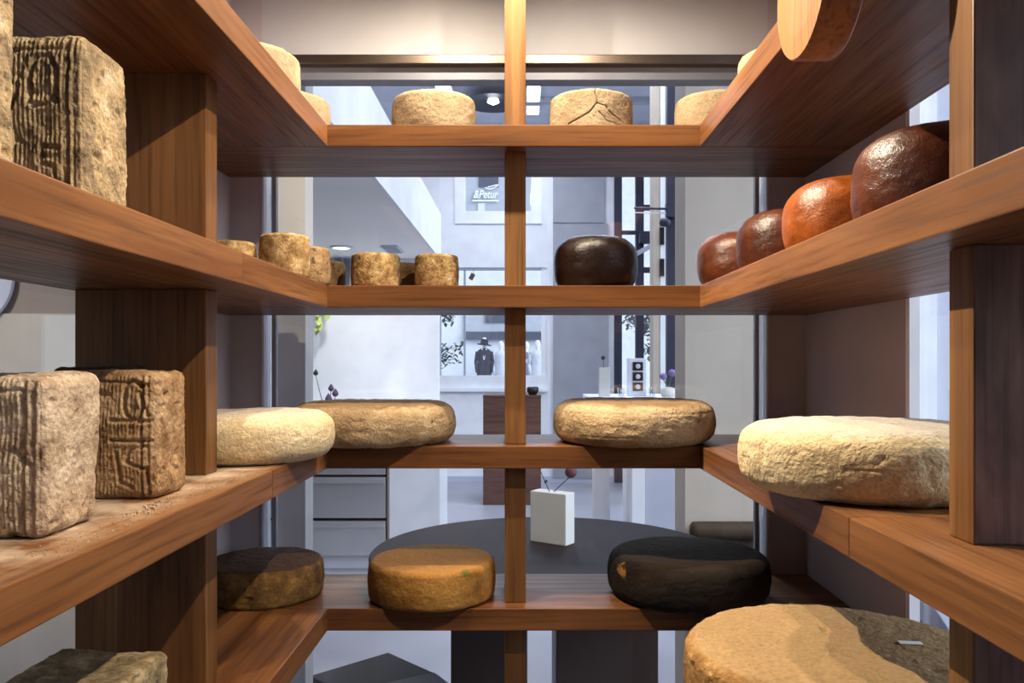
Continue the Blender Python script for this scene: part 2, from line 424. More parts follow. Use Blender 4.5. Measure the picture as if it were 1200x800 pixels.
# back wall of the cheese room: header over the glass, white strips and returns, their mauve shade put into the colour
struct('wall_back', box(new(), -0.5512, 0.5202, Yg, Yg + 0.05, 0.6475, ZC), M['header'], origin=(0, Yg, 0.7))
struct('wall_back', box(new(), WLx, -0.5515, Yg, Yg + 0.05, -1.35, ZC), M['mauve'], origin=(-0.58, Yg, -1.35))
struct('wall_back', box(new(), 0.5205, WRx, Yg, Yg + 0.05, -1.35, ZC), M['mauve'], origin=(0.55, Yg, -1.35))
struct('wall_left', box(new(), WLx - 0.05, WLx, 1.25, Yg + 0.05, -1.35, ZC), M['mauve'], origin=(WLx, 1.4, -1.35))
struct('trim_2', box(new(), WRx, WRx + 0.016, 1.252, 1.2645, -1.35, ZC), M['white_gloss'], origin=(WRx, 1.26, -1.35))
struct('wall_right', box(new(), WRx, WRx + 0.016, 1.265, Yg + 0.05, -1.35, ZC), M['mauve'], origin=(WRx, 1.4, -1.35))
struct('trim_3', box(new(), WLx - 0.05, WLx, 1.235, 1.2495, -1.35, ZC), M['alu'], origin=(WLx, 1.08, -1.35))
struct('wall_rear', box(new(), WLx - 0.05, WRx + 0.05, -1.30, -1.25, -1.35, ZC), M['brownwood'], origin=(0, -1.3, -1.35))

# window 1: the glass behind the back shelves
w1 = thing('window_1', None, None, (0, Yg, -1.35), kind='structure')
link('pane', box(new(), -0.5465, 0.5155, Yg + 0.018, Yg + 0.026, -1.35, 0.600), M['glass'], w1)
link('frame', box(new(), -0.551, -0.547, Yg - 0.004, Yg + 0.045, -1.35, 0.647), M['alu'], w1)
link('frame', box(new(), 0.516, 0.520, Yg - 0.004, Yg + 0.045, -1.35, 0.647), M['alu'], w1)
link('gasket', box(new(), -0.5315, -0.522, Yg + 0.002, Yg + 0.016, -1.35, 0.60), M['gasket'], w1)
link('gasket', box(new(), 0.494, 0.5025, Yg + 0.002, Yg + 0.016, -1.35, 0.60), M['gasket'], w1)
link('head_rail', box(new(), -0.5465, 0.5155, Yg - 0.012, Yg + 0.045, 0.627, 0.647, 0.002), M['rail'], w1)
link('head_channel', box(new(), -0.5465, 0.5155, Yg + 0.010, Yg + 0.045, 0.614, 0.627), M['gasket'], w1)
link('head_bead', box(new(), -0.5465, 0.5155, Yg + 0.004, Yg + 0.045, 0.599, 0.614), M['bead'], w1)
# windows 2 and 3: glass in the side walls nearer the camera
w2 = thing('window_2', None, None, (WLx, 0, -1.35), kind='structure')
link('pane', box(new(), WLx - 0.03, WLx - 0.022, -1.25, 1.235, -1.35, ZC), M['glass'], w2)
w3 = thing('window_3', None, None, (WRx, 0, -1.35), kind='structure')
link('pane', box(new(), WRx + 0.0165, WRx + 0.0225, -1.25, 1.2545, -1.35, ZC), M['glass'], w3)

# the shop beyond: walls
struct('wall_left', box(new(), -4.2, -1.32, 3.2, 3.3, -1.35, 0.739), M['greige_dark'], origin=(-2, 3.2, -1.35))
struct('trim_4', box(new(), -4.2, -1.32, 3.185, 3.1995, -1.35, 0.19), M['greige'], origin=(-2, 3.19, -1.35))
struct('wall_left', box(new(), -4.3, -4.2, -1.7, 9.3, -1.35, 2.65), M['white'], origin=(-4.2, 4, -1.35))
struct('wall_rear', box(new(), -4.2, 2.6, -1.8, -1.7, -1.35, 2.65), M['white'], origin=(0, -1.7, -1.35))
# mezzanine with pale fascia
struct('ceiling', box(new(), -4.2, -0.60, 1.95, 5.80, 0.74, 1.05), M['soffit'], origin=(-2, 4, 0.74))
struct('trim_5', box(new(), -0.5995, -0.585, 1.95, 5.85, 0.735, 1.062), M['white'], origin=(-0.59, 4, 0.74))
struct('wall_left', box(new(), -4.2, -0.60, 5.805, 5.9, -1.35, 1.05), M['white'], origin=(-2, 5.8, -1.35))
# jamb to the left of the glass, beige partition to the right
struct('trim_6', box(new(), -0.563, -0.495, 1.85, 1.918, -1.35, 2.65), M['jamb'], origin=(-0.53, 1.88, -1.35))
struct('wall_right', box(new(), 0.603, 1.32, 3.0, 3.2, -1.35, 2.65), M['beige'], origin=(0.9, 3.0, -1.35))
struct('wall_right', box(new(), 1.38, 1.535, 3.0, 3.1, -1.35, 2.65), M['white'], origin=(1.45, 3.0, -1.35))
struct('wall_right', box(new(), 1.5355, 1.60, 3.04, 3.1, -1.35, 2.65), M['lavgrey'], origin=(1.56, 3.0, -1.35))
# far wall with its openings
FD = 9.1
def fw(x0, x1, z0, z1, mat='white', y0=FD, y1=FD + 0.2):
    struct('wall_far', box(new(), x0, x1, y0, y1, z0, z1), M[mat], origin=((x0 + x1) / 2, FD, z0))
fw(-4.2, -0.93, -1.35, 2.65)
fw(-0.93, 0.28, -1.35, -0.153)
fw(-0.93, 0.28, 1.06, 1.55)
fw(-0.93, -0.757, 1.55, 2.65)
fw(-0.757, 0.28, 2.40, 2.65)
fw(0.22, 0.28, 1.55, 2.40)
fw(0.28, 1.03, -1.35, 2.65)
fw(1.50, 2.6, -1.35, 2.65)
struct('trim_7', box(new(), 0.345, 0.965, FD - 0.03, FD - 0.0005, -1.30, 1.54), M['greypanel'], origin=(0.6, FD, -1.3))
struct('trim_8', box(new(), 0.345, 0.92, FD - 0.03, FD - 0.0005, 1.56, 2.6), M['greypanel'], origin=(0.6, FD, 1.6))
struct('trim_9', box(new(), -0.93, 0.28, FD - 0.05, FD - 0.0005, -0.33, -0.29), M['white_gloss'], origin=(-0.3, FD, -0.3))
struct('baseboard_far', box(new(), -0.93, 1.03, FD - 0.02, FD - 0.0005, -1.35, -1.28), M['lavgrey'], origin=(0, FD, -1.35))
# right wall of the shop: a long window to the street
fr = lambda z0, z1, y0, y1: struct('wall_right', box(new(), 2.6, 2.7, y0, y1, z0, z1), M['white'], origin=(2.6, (y0 + y1) / 2, z0))
fr(-1.35, -0.95, -1.8, 9.3); fr(2.3, 2.65, -1.8, 9.3); fr(-0.95, 2.3, 7.4, 9.3); fr(-0.95, 2.3, -1.8, -0.6); fr(-0.95, 2.3, 3.3, 3.42)
for n_, (y0, y1) in ((6, (-0.6, 3.3)), (7, (3.42, 7.4))):
    ww = thing('window_%d' % n_, None, None, (2.64, y0, -0.95), kind='structure')
    link('pane', box(new(), 2.645, 2.655, y0 + 0.05, y1 - 0.05, -0.90, 2.25), M['glass'], ww)
    link('frame', box(new(), 2.62, 2.68, y0, y1, -0.95, -0.90), M['darksteel'], ww)
    link('frame', box(new(), 2.62, 2.68, y0, y1, 2.25, 2.30), M['darksteel'], ww)
    link('frame', box(new(), 2.62, 2.68, y0, y0 + 0.05, -0.90, 2.25), M['darksteel'], ww)
    link('frame', box(new(), 2.62, 2.68, y1 - 0.05, y1, -0.90, 2.25), M['darksteel'], ww)
# far windows
w4 = thing('window_4', None, None, (-0.33, FD, -0.153), kind='structure')
for x0, x1 in ((-0.93, -0.915), (-0.66, -0.64), (0.215, 0.28)):
    link('mullion', box(new(), x0, x1, FD + 0.02, FD + 0.08, -0.153, 1.06), M['white_gloss'] if x0 > 0 else M['gasket'], w4)
link('transom', box(new(), -0.915, 0.215, FD + 0.01, FD + 0.08, 1.035, 1.06), M['gasket'], w4)
link('pane', box(new(), -0.915, -0.66, FD + 0.045, FD + 0.055, -0.153, 1.035), M['glass'], w4)
link('pane', box(new(), -0.64, 0.215, FD + 0.045, FD + 0.055, -0.153, 1.035), M['glass'], w4)
w5 = thing('window_5', None, None, (-0.27, FD, 1.55), kind='structure')
link('frame', box(new(), -0.757, -0.64, FD - 0.02, FD + 0.12, 1.55, 2.40), M['white_gloss'], w5)
link('frame', box(new(), 0.10, 0.22, FD - 0.02, FD + 0.12, 1.55, 2.40), M['white_gloss'], w5)
link('frame', box(new(), -0.64, 0.10, FD - 0.02, FD + 0.12, 1.55, 1.69), M['white_gloss'], w5)
link('pane', box(new(), -0.64, 0.10, FD + 0.045, FD + 0.055, 1.69, 2.40), M['glass'], w5)
# steel-framed glazed door in the far right corner
d1 = thing('door_1', None, None, (1.25, FD, -1.35), kind='structure')
for x0, x1 in ((1.03, 1.115), (1.27, 1.36), (1.44, 1.50)):
    link('stile', box(new(), x0, x1, FD - 0.04, FD + 0.04, -1.35, 2.65), M['darksteel'], d1)
for x0, x1, z0, z1 in ((1.115, 1.27, 1.43, 1.47), (1.36, 1.44, 1.70, 1.76), (1.115, 1.27, -1.35, -1.2), (1.36, 1.44, -1.35, -1.2), (1.36, 1.44, 1.0, 1.06)):
    link('rail', box(new(), x0, x1, FD - 0.03, FD + 0.03, z0, z1), M['darksteel'], d1)
link('pane', box(new(), 1.115, 1.27, FD - 0.005, FD + 0.005, -1.2, 2.65), M['glass'], d1)
link('pane', box(new(), 1.36, 1.44, FD - 0.005, FD + 0.005, -1.2, 2.65), M['glass'], d1)
# columns in front of it
struct('trim_10', box(new(), 0.905, 0.948, 5.6, 5.75, -1.35, 2.65), M['beige'], origin=(0.92, 5.6, -1.35))
struct('trim_11', box(new(), 0.953, 0.997, 5.6, 5.75, -1.35, 2.65), M['white'], origin=(0.97, 5.6, -1.35))
struct('trim_12', box(new(), 0.965, 1.022, 5.4, 5.46, -1.35, 2.65), M['darksteel'], origin=(1.0, 5.4, -1.35))

# ------------------------------------------------------------------ the shelving
wood_dust = wood('wood_with_mould_dust', 1, WD, WM, WL, dust=(0.0, -0.05, 0.9))
BEV = 0.0016
def shelf_piece(parent, x0, x1, y0, y1, top, mat):
    return link('shelf', box(new(), x0, x1, y0, y1, top - TH, top, BEV), mat, parent)

ub = thing('shelving_unit', 'long wooden shelf rack along the back window, with a central post', 'shelving', (0, Yb, -1.35))
for t in TOPS:
    shelf_piece(ub, WLx + 0.002, WRx - 0.002, Yb, Yg - 0.014, t, M['wood_x'])
segs = [(TOPS[0] + 0.0002, ZC), (TOPS[1] + 0.0002, TOPS[0] - TH - 0.0002), (TOPS[2] + 0.0002, TOPS[1] - TH - 0.0002), (TOPS[3] + 0.0002, TOPS[2] - TH - 0.0002), (-1.3449, TOPS[3] - TH - 0.0002)]
for z0, z1 in segs:
    link('upright', box(new(), -0.0325, 0.0065, Yb + 0.036, Yg - 0.016, z0, z1, BEV), M['wood_z'], ub)

ul = thing('shelving_unit', 'wooden shelf rack on the left carrying the square crusty blocks', 'shelving', (XL, 1.0, -1.35))
wood_y_dust = wood_dust
for i, t in enumerate(TOPS):
    seam = {1: 1.02, 2: 1.14}.get(i)
    x0, x1 = WLx + 0.002, XL
    mt = wood_y_dust if i == 2 else M['wood_y']
    if seam:
        shelf_piece(ul, x0, x1, -0.4, seam - 0.0003, t, mt); shelf_piece(ul, x0, x1, seam + 0.0003, Yb - 0.0004, t, mt)
    else:
        shelf_piece(ul, x0, x1, -0.4, Yb - 0.0004, t, mt)
for z0, z1 in segs:
    link('upright', box(new(), -0.600, -0.424, 1.087, 1.127, z0, z1, BEV), M['wood_z'], ul)

FIG = wood('figured_shaded_wood', 2, (0.075, 0.040, 0.034, 1), (0.165, 0.093, 0.074, 1), (0.260, 0.152, 0.116, 1))
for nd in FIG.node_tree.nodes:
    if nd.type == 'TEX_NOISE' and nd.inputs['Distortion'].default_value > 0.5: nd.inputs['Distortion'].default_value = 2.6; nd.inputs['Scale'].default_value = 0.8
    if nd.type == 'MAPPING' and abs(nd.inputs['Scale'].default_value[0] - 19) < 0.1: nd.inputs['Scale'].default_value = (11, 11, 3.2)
ur = thing('shelving_unit', 'wooden shelf rack on the right carrying glossy brown balls', 'shelving', (XR, 1.0, -1.35))
for i, t in enumerate(TOPS):
    x0, x1 = XR, WRx - 0.002
    if i == 2:
        shelf_piece(ur, x0, x1, -0.4, 0.794, t, M['wood_y']); shelf_piece(ur, x0, x1, 0.7946, Yb - 0.0004, t, M['wood_y'])
    else:
        shelf_piece(ur, x0, x1, -0.4, Yb - 0.0004, t, M['wood_y'])
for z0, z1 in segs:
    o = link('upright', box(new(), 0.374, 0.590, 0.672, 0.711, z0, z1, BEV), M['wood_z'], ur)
    o.data.materials.append(FIG)                 # figured grain on the broad faces; their purplish shade is put into the colour
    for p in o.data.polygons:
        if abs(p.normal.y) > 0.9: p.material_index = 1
# round wooden disc fixed to the front of the right-hand top shelf
RY = Matrix.Rotation(math.radians(-90), 4, 'Y')
dk = lathe(new(), (XR - 0.0005, 0.818, 0.383), [(0, 0), (0.073, 0), (0.075, 0.002), (0.075, 0.036), (0.073, 0.039), (0.050, 0.040), (0, 0.0385)], 96, RY)
M['disc'] = wood('orange_disc_wood', 2, (0.24, 0.095, 0.034, 1), (0.36, 0.155, 0.058, 1), (0.44, 0.21, 0.085, 1))
kd = link('wooden_disc', dk, M['disc'], ur, smooth=False)
for p in kd.data.polygons: p.use_smooth = len(p.vertices) == 4 and abs(p.normal.x) < 0.5

# ------------------------------------------------------------------ cheese builders
def wheel_mesh(name, R, H, belly, rnd, seed, amp=0.0012, lump=0.002, lines=0, cracks=None, dome=0.0, n=176, ns=30, flat=0.0, dish=0.0, pits=0.0):
    """a turned cheese: flat faces, rounded shoulders, bellied side, rind relief"""
    pr = []
    m = 12
    for k in range(12): pr.append((( R - rnd - belly) * k / 12, 0.0, 0, -1))
    r_in = R - rnd - belly
    for k in range(m + 1):
        a = -math.pi / 2 + math.pi / 2 * k / m
        pr.append((r_in + rnd * math.cos(a), rnd + rnd * math.sin(a), math.cos(a), math.sin(a)))
    for k in range(1, ns):
        t = k / ns
        pr.append((R - belly, rnd + (H - 2 * rnd) * t, 1, 0))
    for k in range(m + 1):
        a = math.pi / 2 * k / m
        pr.append((r_in + rnd * math.cos(a), H - rnd + rnd * math.sin(a), math.cos(a), math.sin(a)))
    nt_ = 26
    for k in range(1, nt_): pr.append((r_in * (1 - k / nt_), H, 0, 1))
    prof = np.array(pr); th = np.linspace(0, 2 * np.pi, n, endpoint=False)
    r = prof[:, 0].copy(); z = prof[:, 1].copy()
    r += belly * np.clip(1 - ((z - H / 2) / (H / 2)) ** 2, 0, 1) * (r > r_in * 0.98)
    rr = r / R
    z = z + np.where(prof[:, 3] > 0.5, dome * (1 - rr ** 2) - dish * (1 - rr ** 4), 0)
    co = np.zeros((len(prof), n, 3)); nr = np.zeros_like(co)
    co[:, :, 0] = r[:, None] * np.cos(th); co[:, :, 1] = r[:, None] * np.sin(th); co[:, :, 2] = z[:, None]
    nr[:, :, 0] = prof[:, 2][:, None] * np.cos(th); nr[:, :, 1] = prof[:, 2][:, None] * np.sin(th); nr[:, :, 2] = prof[:, 3][:, None]
    Q = co.reshape(-1, 3); Nn = nr.reshape(-1, 3)
    d = lump * fbm(Q, 9, seed, 3) + amp * fbm(Q, 90, seed + 3, 3, 0.65)
    if pits: d -= pits * np.clip(fbm(Q, 70, seed + 9, 2) - 0.22, 0, 1) * 4
    side = (np.hypot(Nn[:, 0], Nn[:, 1]) > 0.7)
    U = np.tile(th, (len(prof), 1)).reshape(-1); V = np.repeat(z, n)
    if lines:
        wob = 0.0016 * fbm(np.c_[np.cos(U), np.sin(U), V * 0] * 3.0, 1.0, seed + 5, 3)
        for k in range(lines):
            zc = H * (0.25 + 0.5 * k / max(1, lines - 1))
            br = np.clip(fbm(np.c_[np.cos(U), np.sin(U), V * 0 + k] * 2.0, 1.4, seed + 20 + k, 2) + 0.25, 0, 1)
            d -= 0.0014 * br * np.exp(-((V - zc + wob) / 0.0011) ** 2) * side
    if cracks:
        for pts, wd, dp in cracks:
            du = (U - pts[0][0] + np.pi) % (2 * np.pi) - np.pi + pts[0][0]
            wobx = 0.0022 * fbm(np.c_[U * R, V, V * 0], 120, seed + 8, 2)
            dd = polydist(du * R + wobx, V + wobx, [(a * R, b) for a, b in pts])
            d -= dp * np.exp(-(dd / wd) ** 2) * (np.hypot(Nn[:, 0], Nn[:, 1]) > 0.3)
    Q = Q + Nn * d[:, None]
    if flat:   # slightly out of round
        Q[:, 0] *= 1 + flat; Q[:, 1] *= 1 - flat
    Q[:, 2] = np.maximum(Q[:, 2], 0.0)
    faces = []
    L = len(prof)
    for a in range(1, L - 1):
        for k in range(n):
            k2 = (k + 1) % n
            faces.append((a * n + k, a * n + k2, (a + 1) * n + k2, (a + 1) * n + k))
    faces.append(tuple(range(2 * n - 1, n - 1, -1)))
    faces.append(tuple((L - 1) * n + k for k in range(n)))
    return mesh_np(name, Q, faces)

def put_cheese(name, mesh, mat, loc, label, group, rz=0.0, cat='cheese', tilt=(0, 0)):
    o = bpy.data.objects.new(name, mesh); C.objects.link(o)
    o.location = (loc[0], loc[1], loc[2] + E); o.rotation_euler = (tilt[0], tilt[1], rz)
    mesh.polygons.foreach_set('use_smooth', [True] * len(mesh.polygons)); mesh.materials.append(mat)
    tag(o, label, cat, group); return o

def block_mesh(name, sx, sy, sz, r, seed, n=84, glyphs=None, ridges=0.0010, amp=0.0019, lump=0.004, rot=0.0, slump=0.0, border=True):
    """crusty square block; the face towards -y carries the cloth ridges and the pressed marks"""
    h = np.array([sx, sy, sz]) / 2
    idx = {}; pts = []; faces = []
    def vid(key):
        if key not in idx:
            idx[key] = len(pts); pts.append([(key[0] / n * 2 - 1), (key[1] / n * 2 - 1), (key[2] / n * 2 - 1)])
        return idx[key]
    for ax in range(3):
        for s in (0, n):
            for i in range(n):
                for j in range(n):
                    ks = []
                    for a, b in ((i, j), (i + 1, j), (i + 1, j + 1), (i, j + 1)):
                        k = [0, 0, 0]; k[ax] = s; k[(ax + 1) % 3] = a; k[(ax + 2) % 3] = b; ks.append(tuple(k))
                    f = [vid(k) for k in ks]
                    faces.append(f if s else f[::-1])
    Q = np.array(pts) * h
    inner = np.clip(Q, -(h - r), h - r); dv = Q - inner
    L = np.linalg.norm(dv, axis=1, keepdims=True); nn = dv / np.maximum(L, 1e-9)
    Q = inner + nn * r
    front = nn[:, 1] < -0.75; sidef = nn[:, 0] > 0.75
    U = Q[:, 0] / sx + 0.5; V = Q[:, 2] / sz + 0.5
    d = lump * fbm(Q, 11, seed, 3) + amp * fbm(Q, 110, seed + 3, 4, 0.7) - 0.0035 * np.clip(fbm(Q, 85, seed + 11, 2) - 0.3, 0, 1) * 3
    wob = 0.004 * fbm(Q, 14, seed + 21, 2)
    rid = np.sin((Q[:, 0] + wob) * 2 * np.pi / 0.0043)
    mod = 0.55 + 0.45 * vnoise(Q * np.array([60, 1, 200.0]), 1.0, seed + 30)
    d = d + ridges * rid * mod * front
    if border:
        for uu in (0.90, 0.83):
            d -= 0.0022 * np.exp(-((U - uu + wob * 3) * sx / 0.0018) ** 2) * front
        d -= 0.002 * np.exp(-((V - 0.91 + wob * 2) * sz / 0.0018) ** 2) * front * (U < 0.83)
    if glyphs:
        for g in glyphs:
            dd = polydist(U * sx + wob * 0.3, V * sz, [(a * sx, b * sz) for a, b in g])
            d -= 0.0030 * np.exp(-(dd / 0.0017) ** 2) * front
            d += 0.0008 * np.exp(-((dd - 0.004) / 0.0016) ** 2) * front
    Q = Q + nn * d[:, None]
    if slump: Q[:, 2] += slump * fbm(Q * np.array([1, 1, 0.01]), 14, seed + 40, 2) * np.clip(Q[:, 2] / sz + 0.5, 0, 1)
    Q[:, 2] += sz / 2
    Q[:, 2] = np.maximum(Q[:, 2], 0.0)
    c, s = math.cos(rot), math.sin(rot)
    Q[:, 0], Q[:, 1] = Q[:, 0] * c - Q[:, 1] * s, Q[:, 0] * s + Q[:, 1] * c
    return mesh_np(name, Q, faces)

# rind materials
PALE = cheese('pale_straw_rind', [(0.30, hexlin(132, 113, 88)), (0.5, hexlin(158, 139, 111)), (0.7, hexlin(176, 159, 131))], 12, 0.40, 300)
SAND = cheese('sandy_rind', [(0.28, hexlin(136, 112, 82)), (0.5, hexlin(176, 152, 116)), (0.72, hexlin(204, 182, 146))], 12, 0.85, 240, spots=(hexlin(96, 64, 38), 34, 0.70, 0.7), topcol=hexlin(138, 112, 80))
CREAM = cheese('cream_rind', [(0.28, hexlin(194, 171, 130)), (0.5, hexlin(214, 194, 154)), (0.72, hexlin(228, 213, 180))], 11, 0.75, 240, topcol=hexlin(218, 206, 186))
SMALL = cheese('speckled_tan_rind', [(0.28, hexlin(96, 70, 40)), (0.45, hexlin(142, 112, 70)), (0.58, hexlin(176, 148, 102)), (0.72, hexlin(204, 182, 142))], 58, 0.45, 300, spots=(hexlin(92, 62, 34), 85, 0.66, 0.8))
SMALLD = cheese('brown_speckled_rind', [(0.25, hexlin(88, 66, 42)), (0.5, hexlin(138, 110, 76)), (0.8, hexlin(176, 150, 112))], 42, 0.45, 300, spots=(hexlin(66, 46, 28), 80, 0.6, 0.8))
OCHRE = cheese('ochre_rind', [(0.28, hexlin(112, 76, 32)), (0.5, hexlin(158, 112, 52)), (0.72, hexlin(182, 140, 74))], 12, 0.4, 220, topcol=hexlin(176, 128, 68))
OLIVE = cheese('olive_brown_rind', [(0.25, hexlin(52, 37, 21)), (0.48, hexlin(104, 76, 40)), (0.72, hexlin(144, 112, 62))], 34, 0.5, 200, topcol=hexlin(84, 60, 42))
BLACK = cheese('black_brown_rind', [(0.3, hexlin(16, 11, 9)), (0.55, hexlin(27, 18, 12)), (0.8, hexlin(44, 30, 18))], 18, 0.45, 160, rough=0.9, topcol=hexlin(46, 34, 22), spots=(hexlin(120, 84, 36), 7, 0.72, 0.7))
GOLD = cheese('golden_brown_rind', [(0.25, hexlin(104, 74, 40)), (0.5, hexlin(150, 113, 66)), (0.75, hexlin(182, 146, 96))], 26, 0.85, 180, topcol=hexlin(172, 142, 100))
BLOCK = cheese('crusty_pale_block_rind', [(0.25, hexlin(128, 104, 82)), (0.48, hexlin(186, 164, 138)), (0.72, hexlin(220, 202, 176))], 30, 0.8, 220, spots=(hexlin(104, 76, 58), 70, 0.66, 0.7))
BLOCKD = cheese('crusty_brown_block_rind', [(0.25, hexlin(92, 66, 42)), (0.48, hexlin(156, 124, 88)), (0.72, hexlin(206, 178, 140))], 26, 0.7, 220, spots=(hexlin(82, 54, 34), 60, 0.66, 0.7))
BLOCKG = cheese('weathered_grey_block_rind', [(0.24, hexlin(80, 66, 52)), (0.42, hexlin(132, 114, 88)), (0.58, hexlin(172, 150, 112)), (0.78, hexlin(212, 200, 178))], 34, 0.85, 220, spots=(hexlin(62, 50, 42), 46, 0.63, 0.75))
DARKB = cheese('dark_block_rind', [(0.3, hexlin(44, 31, 22)), (0.6, hexlin(72, 52, 36)), (0.8, hexlin(104, 80, 54))], 30, 0.5, 220)
LOWB = cheese('dark_grey_block_rind', [(0.25, hexlin(66, 56, 44)), (0.5, hexlin(132, 116, 86)), (0.75, hexlin(190, 174, 140))], 40, 0.7, 220)
BALL_D = glossy_rind('very_dark_glossy_rind', hexlin(16, 7, 4), hexlin(36, 14, 6))
BALL_M = glossy_rind('chestnut_glossy_rind', hexlin(52, 21, 8), hexlin(98, 46, 15))
BALL_O = glossy_rind('orange_brown_glossy_rind', hexlin(104, 48, 11), hexlin(156, 82, 20))

def stain(m, c, r, col, amt=0.85):
    nt = m.node_tree; b = nt.nodes['Principled BSDF']; src = b.inputs['Base Color'].links[0].from_socket
    tc = N(nt, 'ShaderNodeTexCoord'); ds = N(nt, 'ShaderNodeVectorMath', operation='DISTANCE'); ds.inputs[1].default_value = c
    ns = noise(nt, tc.outputs['Object'], 60, 5, 0.65); ma = N(nt, 'ShaderNodeVectorMath', operation='MULTIPLY_ADD'); ma.inputs[1].default_value = (r * 3.2,) * 3
    nt.links.new(ns.outputs['Color'], ma.inputs[0]); nt.links.new(tc.outputs['Object'], ma.inputs[2]); nt.links.new(ma.outputs[0], ds.inputs[0])
    ds.inputs[1].default_value = tuple(x + r * 1.6 for x in c)
    mr = N(nt, 'ShaderNodeMapRange'); mr.inputs[1].default_value = r; mr.inputs[2].default_value = r * 0.6; mr.inputs[4].default_value = amt
    nt.links.new(ds.outputs['Value'], mr.inputs[0]); nt.links.new(mixc(nt, mr.outputs[0], src, col), b.inputs['Base Color'])
stain(OCHRE, (0.073, -0.096, 0.067), 0.011, hexlin(74, 92, 40), 0.8)         # a smudge of green mould
stain(BLACK, (-0.140, -0.070, 0.060), 0.016, hexlin(150, 104, 48), 0.85)     # where the dark rind has worn off
z1, z2, z3, z4 = TOPS
# --- top shelf: six pale drums
G1 = 'pale drum cheeses on the top shelf'
A270 = -math.pi / 2
cr = [([(A270 + 0.05, 0.0745), (A270 + 0.02, 0.060), (A270 + 0.06, 0.046), (A270 - 0.10, 0.030), (A270 - 0.35, 0.020), (A270 - 0.62, 0.012)], 0.0009, 0.0042),
      ([(A270 + 0.06, 0.046), (A270 + 0.25, 0.040), (A270 + 0.45, 0.026), (A270 + 0.7, 0.02)], 0.0009, 0.0028),
      ([(A270 + 0.1, 0.03), (A270 + 0.3, 0.016), (A270 + 0.6, 0.01)], 0.0007, 0.002)]
cr2 = [([(A270 + 0.3, 0.0745), (A270 + 0.2, 0.05), (A270 - 0.1, 0.036), (A270 - 0.4, 0.03)], 0.0009, 0.0028), ([(A270 - 0.1, 0.036), (A270 - 0.25, 0.06)], 0.0008, 0.002)]
put_cheese('drum_cheese', wheel_mesh('drum_cheese', 0.080, 0.0745, 0.002, 0.009, 11, 0.0012, 0.0016), PALE, (-0.170, 1.562, z1), 'pale drum cheese without cracks on the top back shelf, left of the post', G1)
put_cheese('drum_cheese', wheel_mesh('drum_cheese', 0.080, 0.0745, 0.0012, 0.007, 12, 0.0012, 0.0014, cracks=cr, n=400, ns=70), PALE, (0.132, 1.562, z1), 'pale drum cheese with a large forked crack, right of the top post', G1)
put_cheese('drum_cheese', wheel_mesh('drum_cheese', 0.080, 0.0745, 0.002, 0.009, 13, 0.0012, 0.0016, cracks=cr2, n=360, ns=60), PALE, (0.375, 1.562, z1), 'pale cracked drum cheese in the back right corner of the top shelf', G1)
put_cheese('drum_cheese', wheel_mesh('drum_cheese', 0.080, 0.0745, 0.002, 0.009, 14, 0.0012, 0.0016), PALE, (-0.452, 1.562, z1), 'pale drum cheese low in the back left corner of the top shelf', G1)
put_cheese('drum_cheese', wheel_mesh('drum_cheese', 0.080, 0.0745, 0.002, 0.009, 15, 0.0012, 0.0016), PALE, (-0.448, 1.335, z1), 'pale drum cheese on the left top shelf, the one nearest the camera', G1)
put_cheese('drum_cheese', wheel_mesh('drum_cheese', 0.080, 0.0745, 0.002, 0.009, 16, 0.0012, 0.0016), PALE, (0.437, 1.335, z1), 'pale drum cheese peeking over the edge of the right top shelf', G1)

# --- second shelf, left: small speckled drums
G2 = 'small speckled drum cheeses on the second shelf'
for (x, y, R, H, sd, mt, lb) in (
    (-0.2795, 1.545, 0.0460, 0.0650, 21, SMALL, 'small wide speckled drum cheese in the middle of the back second shelf'),
    (-0.163, 1.545, 0.0415, 0.0640, 22, SMALL, 'small speckled drum cheese standing alone left of the central post'),
    (-0.240, 1.640, 0.0440, 0.0600, 23, SMALLD, 'small drum cheese half hidden behind the wide speckled one'),
    (-0.393, 1.340, 0.0405, 0.0700, 24, SMALL, 'largest-looking small drum cheese on the left second shelf, nearest its edge'),
    (-0.386, 1.462, 0.0385, 0.0660, 25, SMALLD, 'small brown drum cheese between two others at the left corner'),
    (-0.391, 1.605, 0.0400, 0.0590, 26, SMALLD, 'smallest darker drum cheese in the back left corner of the second shelf'),
    (-0.470, 1.320, 0.0350, 0.0560, 27, SMALL, 'small drum cheese barely showing above the left shelf edge, beside the upright')):
    put_cheese('small_drum_cheese', wheel_mesh('small_drum_cheese', R, H, 0.0012, 0.006, sd, 0.0011, 0.0018, n=112), mt, (x, y, z2), lb, G2, rz=sd)

